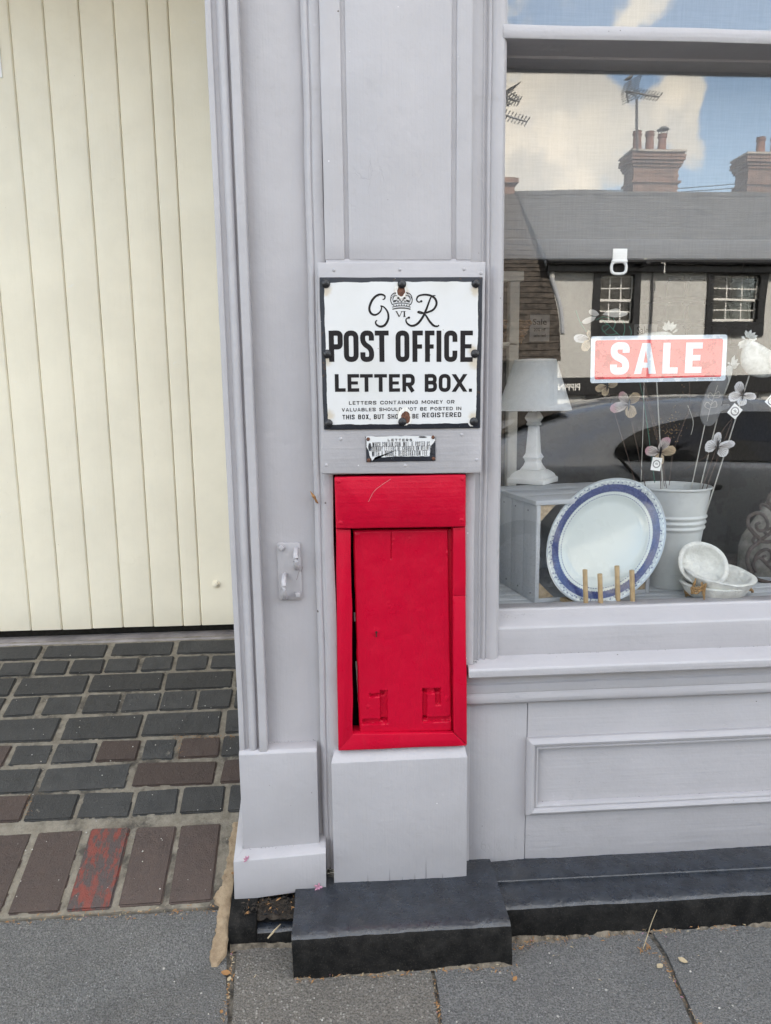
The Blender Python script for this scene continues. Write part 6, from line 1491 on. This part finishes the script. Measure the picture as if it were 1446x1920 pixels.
MB().tube([PZ(1206, 1780, 0), P(1214, 1755, -.16), P(1222, 1730, -.155), P(1232, 1706, -.15)], [.0012, .001, .0008, .0006], 5).build('stem', M_leaf2, wd_, smooth=True)
for k in range(14): p = PZ(1212+rnd.gauss(0, 10), 1784+rnd.gauss(0, 4), .002); MB().tube([p, p+Vector((rnd.uniform(-.012, .012), rnd.uniform(-.012, .006), rnd.uniform(.003, .012)))], .0008, 4).build('blade', M_leaf, wd_)
def scatter(name, n, fn, mat, smin, smax, kindshape=0):
    mb = MB()
    for i in range(n):
        q = fn()
        if q is None: continue
        s = rnd.uniform(smin, smax); a = rnd.uniform(0, 6.28)
        if kindshape == 0:                    # slivers
            d = Vector((math.cos(a), math.sin(a), rnd.uniform(-.1, .35)))*s; nn = Vector((-math.sin(a), math.cos(a), .2))*s*rnd.uniform(.08, .3)
            mb.add([q-d, q+nn+Vector((0, 0, s*.2)), q+d, q-nn], [(0, 1, 2), (0, 2, 3)])
        else: mb.sphere(q, s, 5, 3, (1, 1, .7))
    return tag(mb.build(name, mat, None, fixn=False), kind='stuff')
def along(x0, y0, x1, y1, spread):
    u = rnd.random(); x = x0+(x1-x0)*u+rnd.gauss(0, spread*.5); y = y0+(y1-y0)*u+rnd.gauss(0, spread); return Vector((x, y, gz(x, y)+rnd.uniform(.001, .006)))
M_dust = plain('dusty_joint', (.15, .125, .095), .95, var=.5, vs=60, bump=1.0, bs=240, bd=.004)
for (xa, xb, yb, wd) in ((.36, 1.5, -.118, .020), (-.112, .352, -.190, .010), (-.258, -.118, -.098, .012)):
    mb = MB(); mb.grid(lambda u, v: (xa+(xb-xa)*u, yb-(wd*(.6+.7*mnoise.noise(Vector((u*(xb-xa)*22, 3, xa)))+.3*mnoise.noise(Vector((u*(xb-xa)*90, 1, xa)))))*v, .0105*(1-v)**1.5-.0012*v+.0012*mnoise.noise(Vector((u*80, v*4, 2)))), int((xb-xa)*220), 5)
    mb.build('dirt', M_dust, pavement, smooth=True, kind='stuff')
def f_edge():
    r = rnd.random()
    if r < .30: return along(-1.2, -.035, -.30, -.035, .006)
    if r < .55: return along(.36, -.128, 1.3, -.125, .010)
    if r < .62: return along(.36, -.14, .50, -.132, .012)
    if r < .72: return along(-.25, -.12, -.235, -.5, .004)
    if r < .80: return along(.18, -.22, .172, -.5, .004)
    if r < .88: return along(.675, -.2, .67, -.5, .005)
    return along(-.11, -.20, .36, -.203, .006)
scatter('litter', 900, f_edge, M_leaf, .0015, .006); scatter('litter', 500, f_edge, M_leaf2, .0012, .005); scatter('litter', 110, f_edge, M_petalp, .0015, .004)
def f_bed(): return Vector((rnd.uniform(-.235, -.06), rnd.uniform(-.075, -.02), rnd.uniform(.062, .072)))
scatter('litter', 340, f_bed, M_soil, .002, .008); scatter('litter', 70, f_bed, M_leaf, .002, .007)
def f_joint():
    r = rnd.random()
    if r < .5: q = ramp_hit(rnd.uniform(325, 440), 1385+rnd.gauss(0, 2)-(.06*40))
    elif r < .75: q = ramp_hit(335+rnd.gauss(0, 3), rnd.uniform(1385, 1425))
    else: q = ramp_hit(52+rnd.gauss(0, 4), rnd.uniform(1485, 1530))
    return q+Vector((0, 0, .002))
scatter('litter', 260, f_joint, M_leaf, .001, .004)
def f_any(): x = rnd.uniform(-1.0, 1.2); y = rnd.uniform(-.75, -.15); return Vector((x, y, gz(x, y)+.001))
M_chipw = plain('pale_grit', (.5, .48, .44), .9, bump=0)
def f_ledge():
    r = rnd.random(); x = rnd.uniform(.31, 1.15)
    if r < .22: return Vector((x, .030+rnd.gauss(0, .002), .6095))
    if r < .40: return Vector((rnd.uniform(.46, 1.1), .0385+rnd.gauss(0, .0008), .2325+abs(rnd.gauss(0, .0012))))
    if r < .55: return Vector((rnd.uniform(-.20, -.058), .027+rnd.gauss(0, .003), .4215))
    if r < .75: return Vector((rnd.uniform(-.232, -.045), -.008+rnd.gauss(0, .002), .1795+rnd.uniform(0, .002)))
    if r < .85: return Vector((rnd.uniform(.36, .46), .075+rnd.gauss(0, .012), .692))
    return Vector((rnd.uniform(.289, .312), .012+rnd.gauss(0, .006), .604))
scatter('litter', 420, f_ledge, M_soil, .0006, .0022)
scatter('grit', 160, f_any, M_chipw, .0008, .0028, 1); scatter('litter', 90, f_any, M_leaf2, .0015, .005)
def f_ramp(): x = rnd.uniform(-1.0, -.28); y = rnd.uniform(0, .8); return Vector((x, y, ramp_z(y)+.004))
scatter('grit', 90, f_ramp, M_chipw, .0007, .0022, 1)
for pxs in ((1160, 1170), ):
    pass
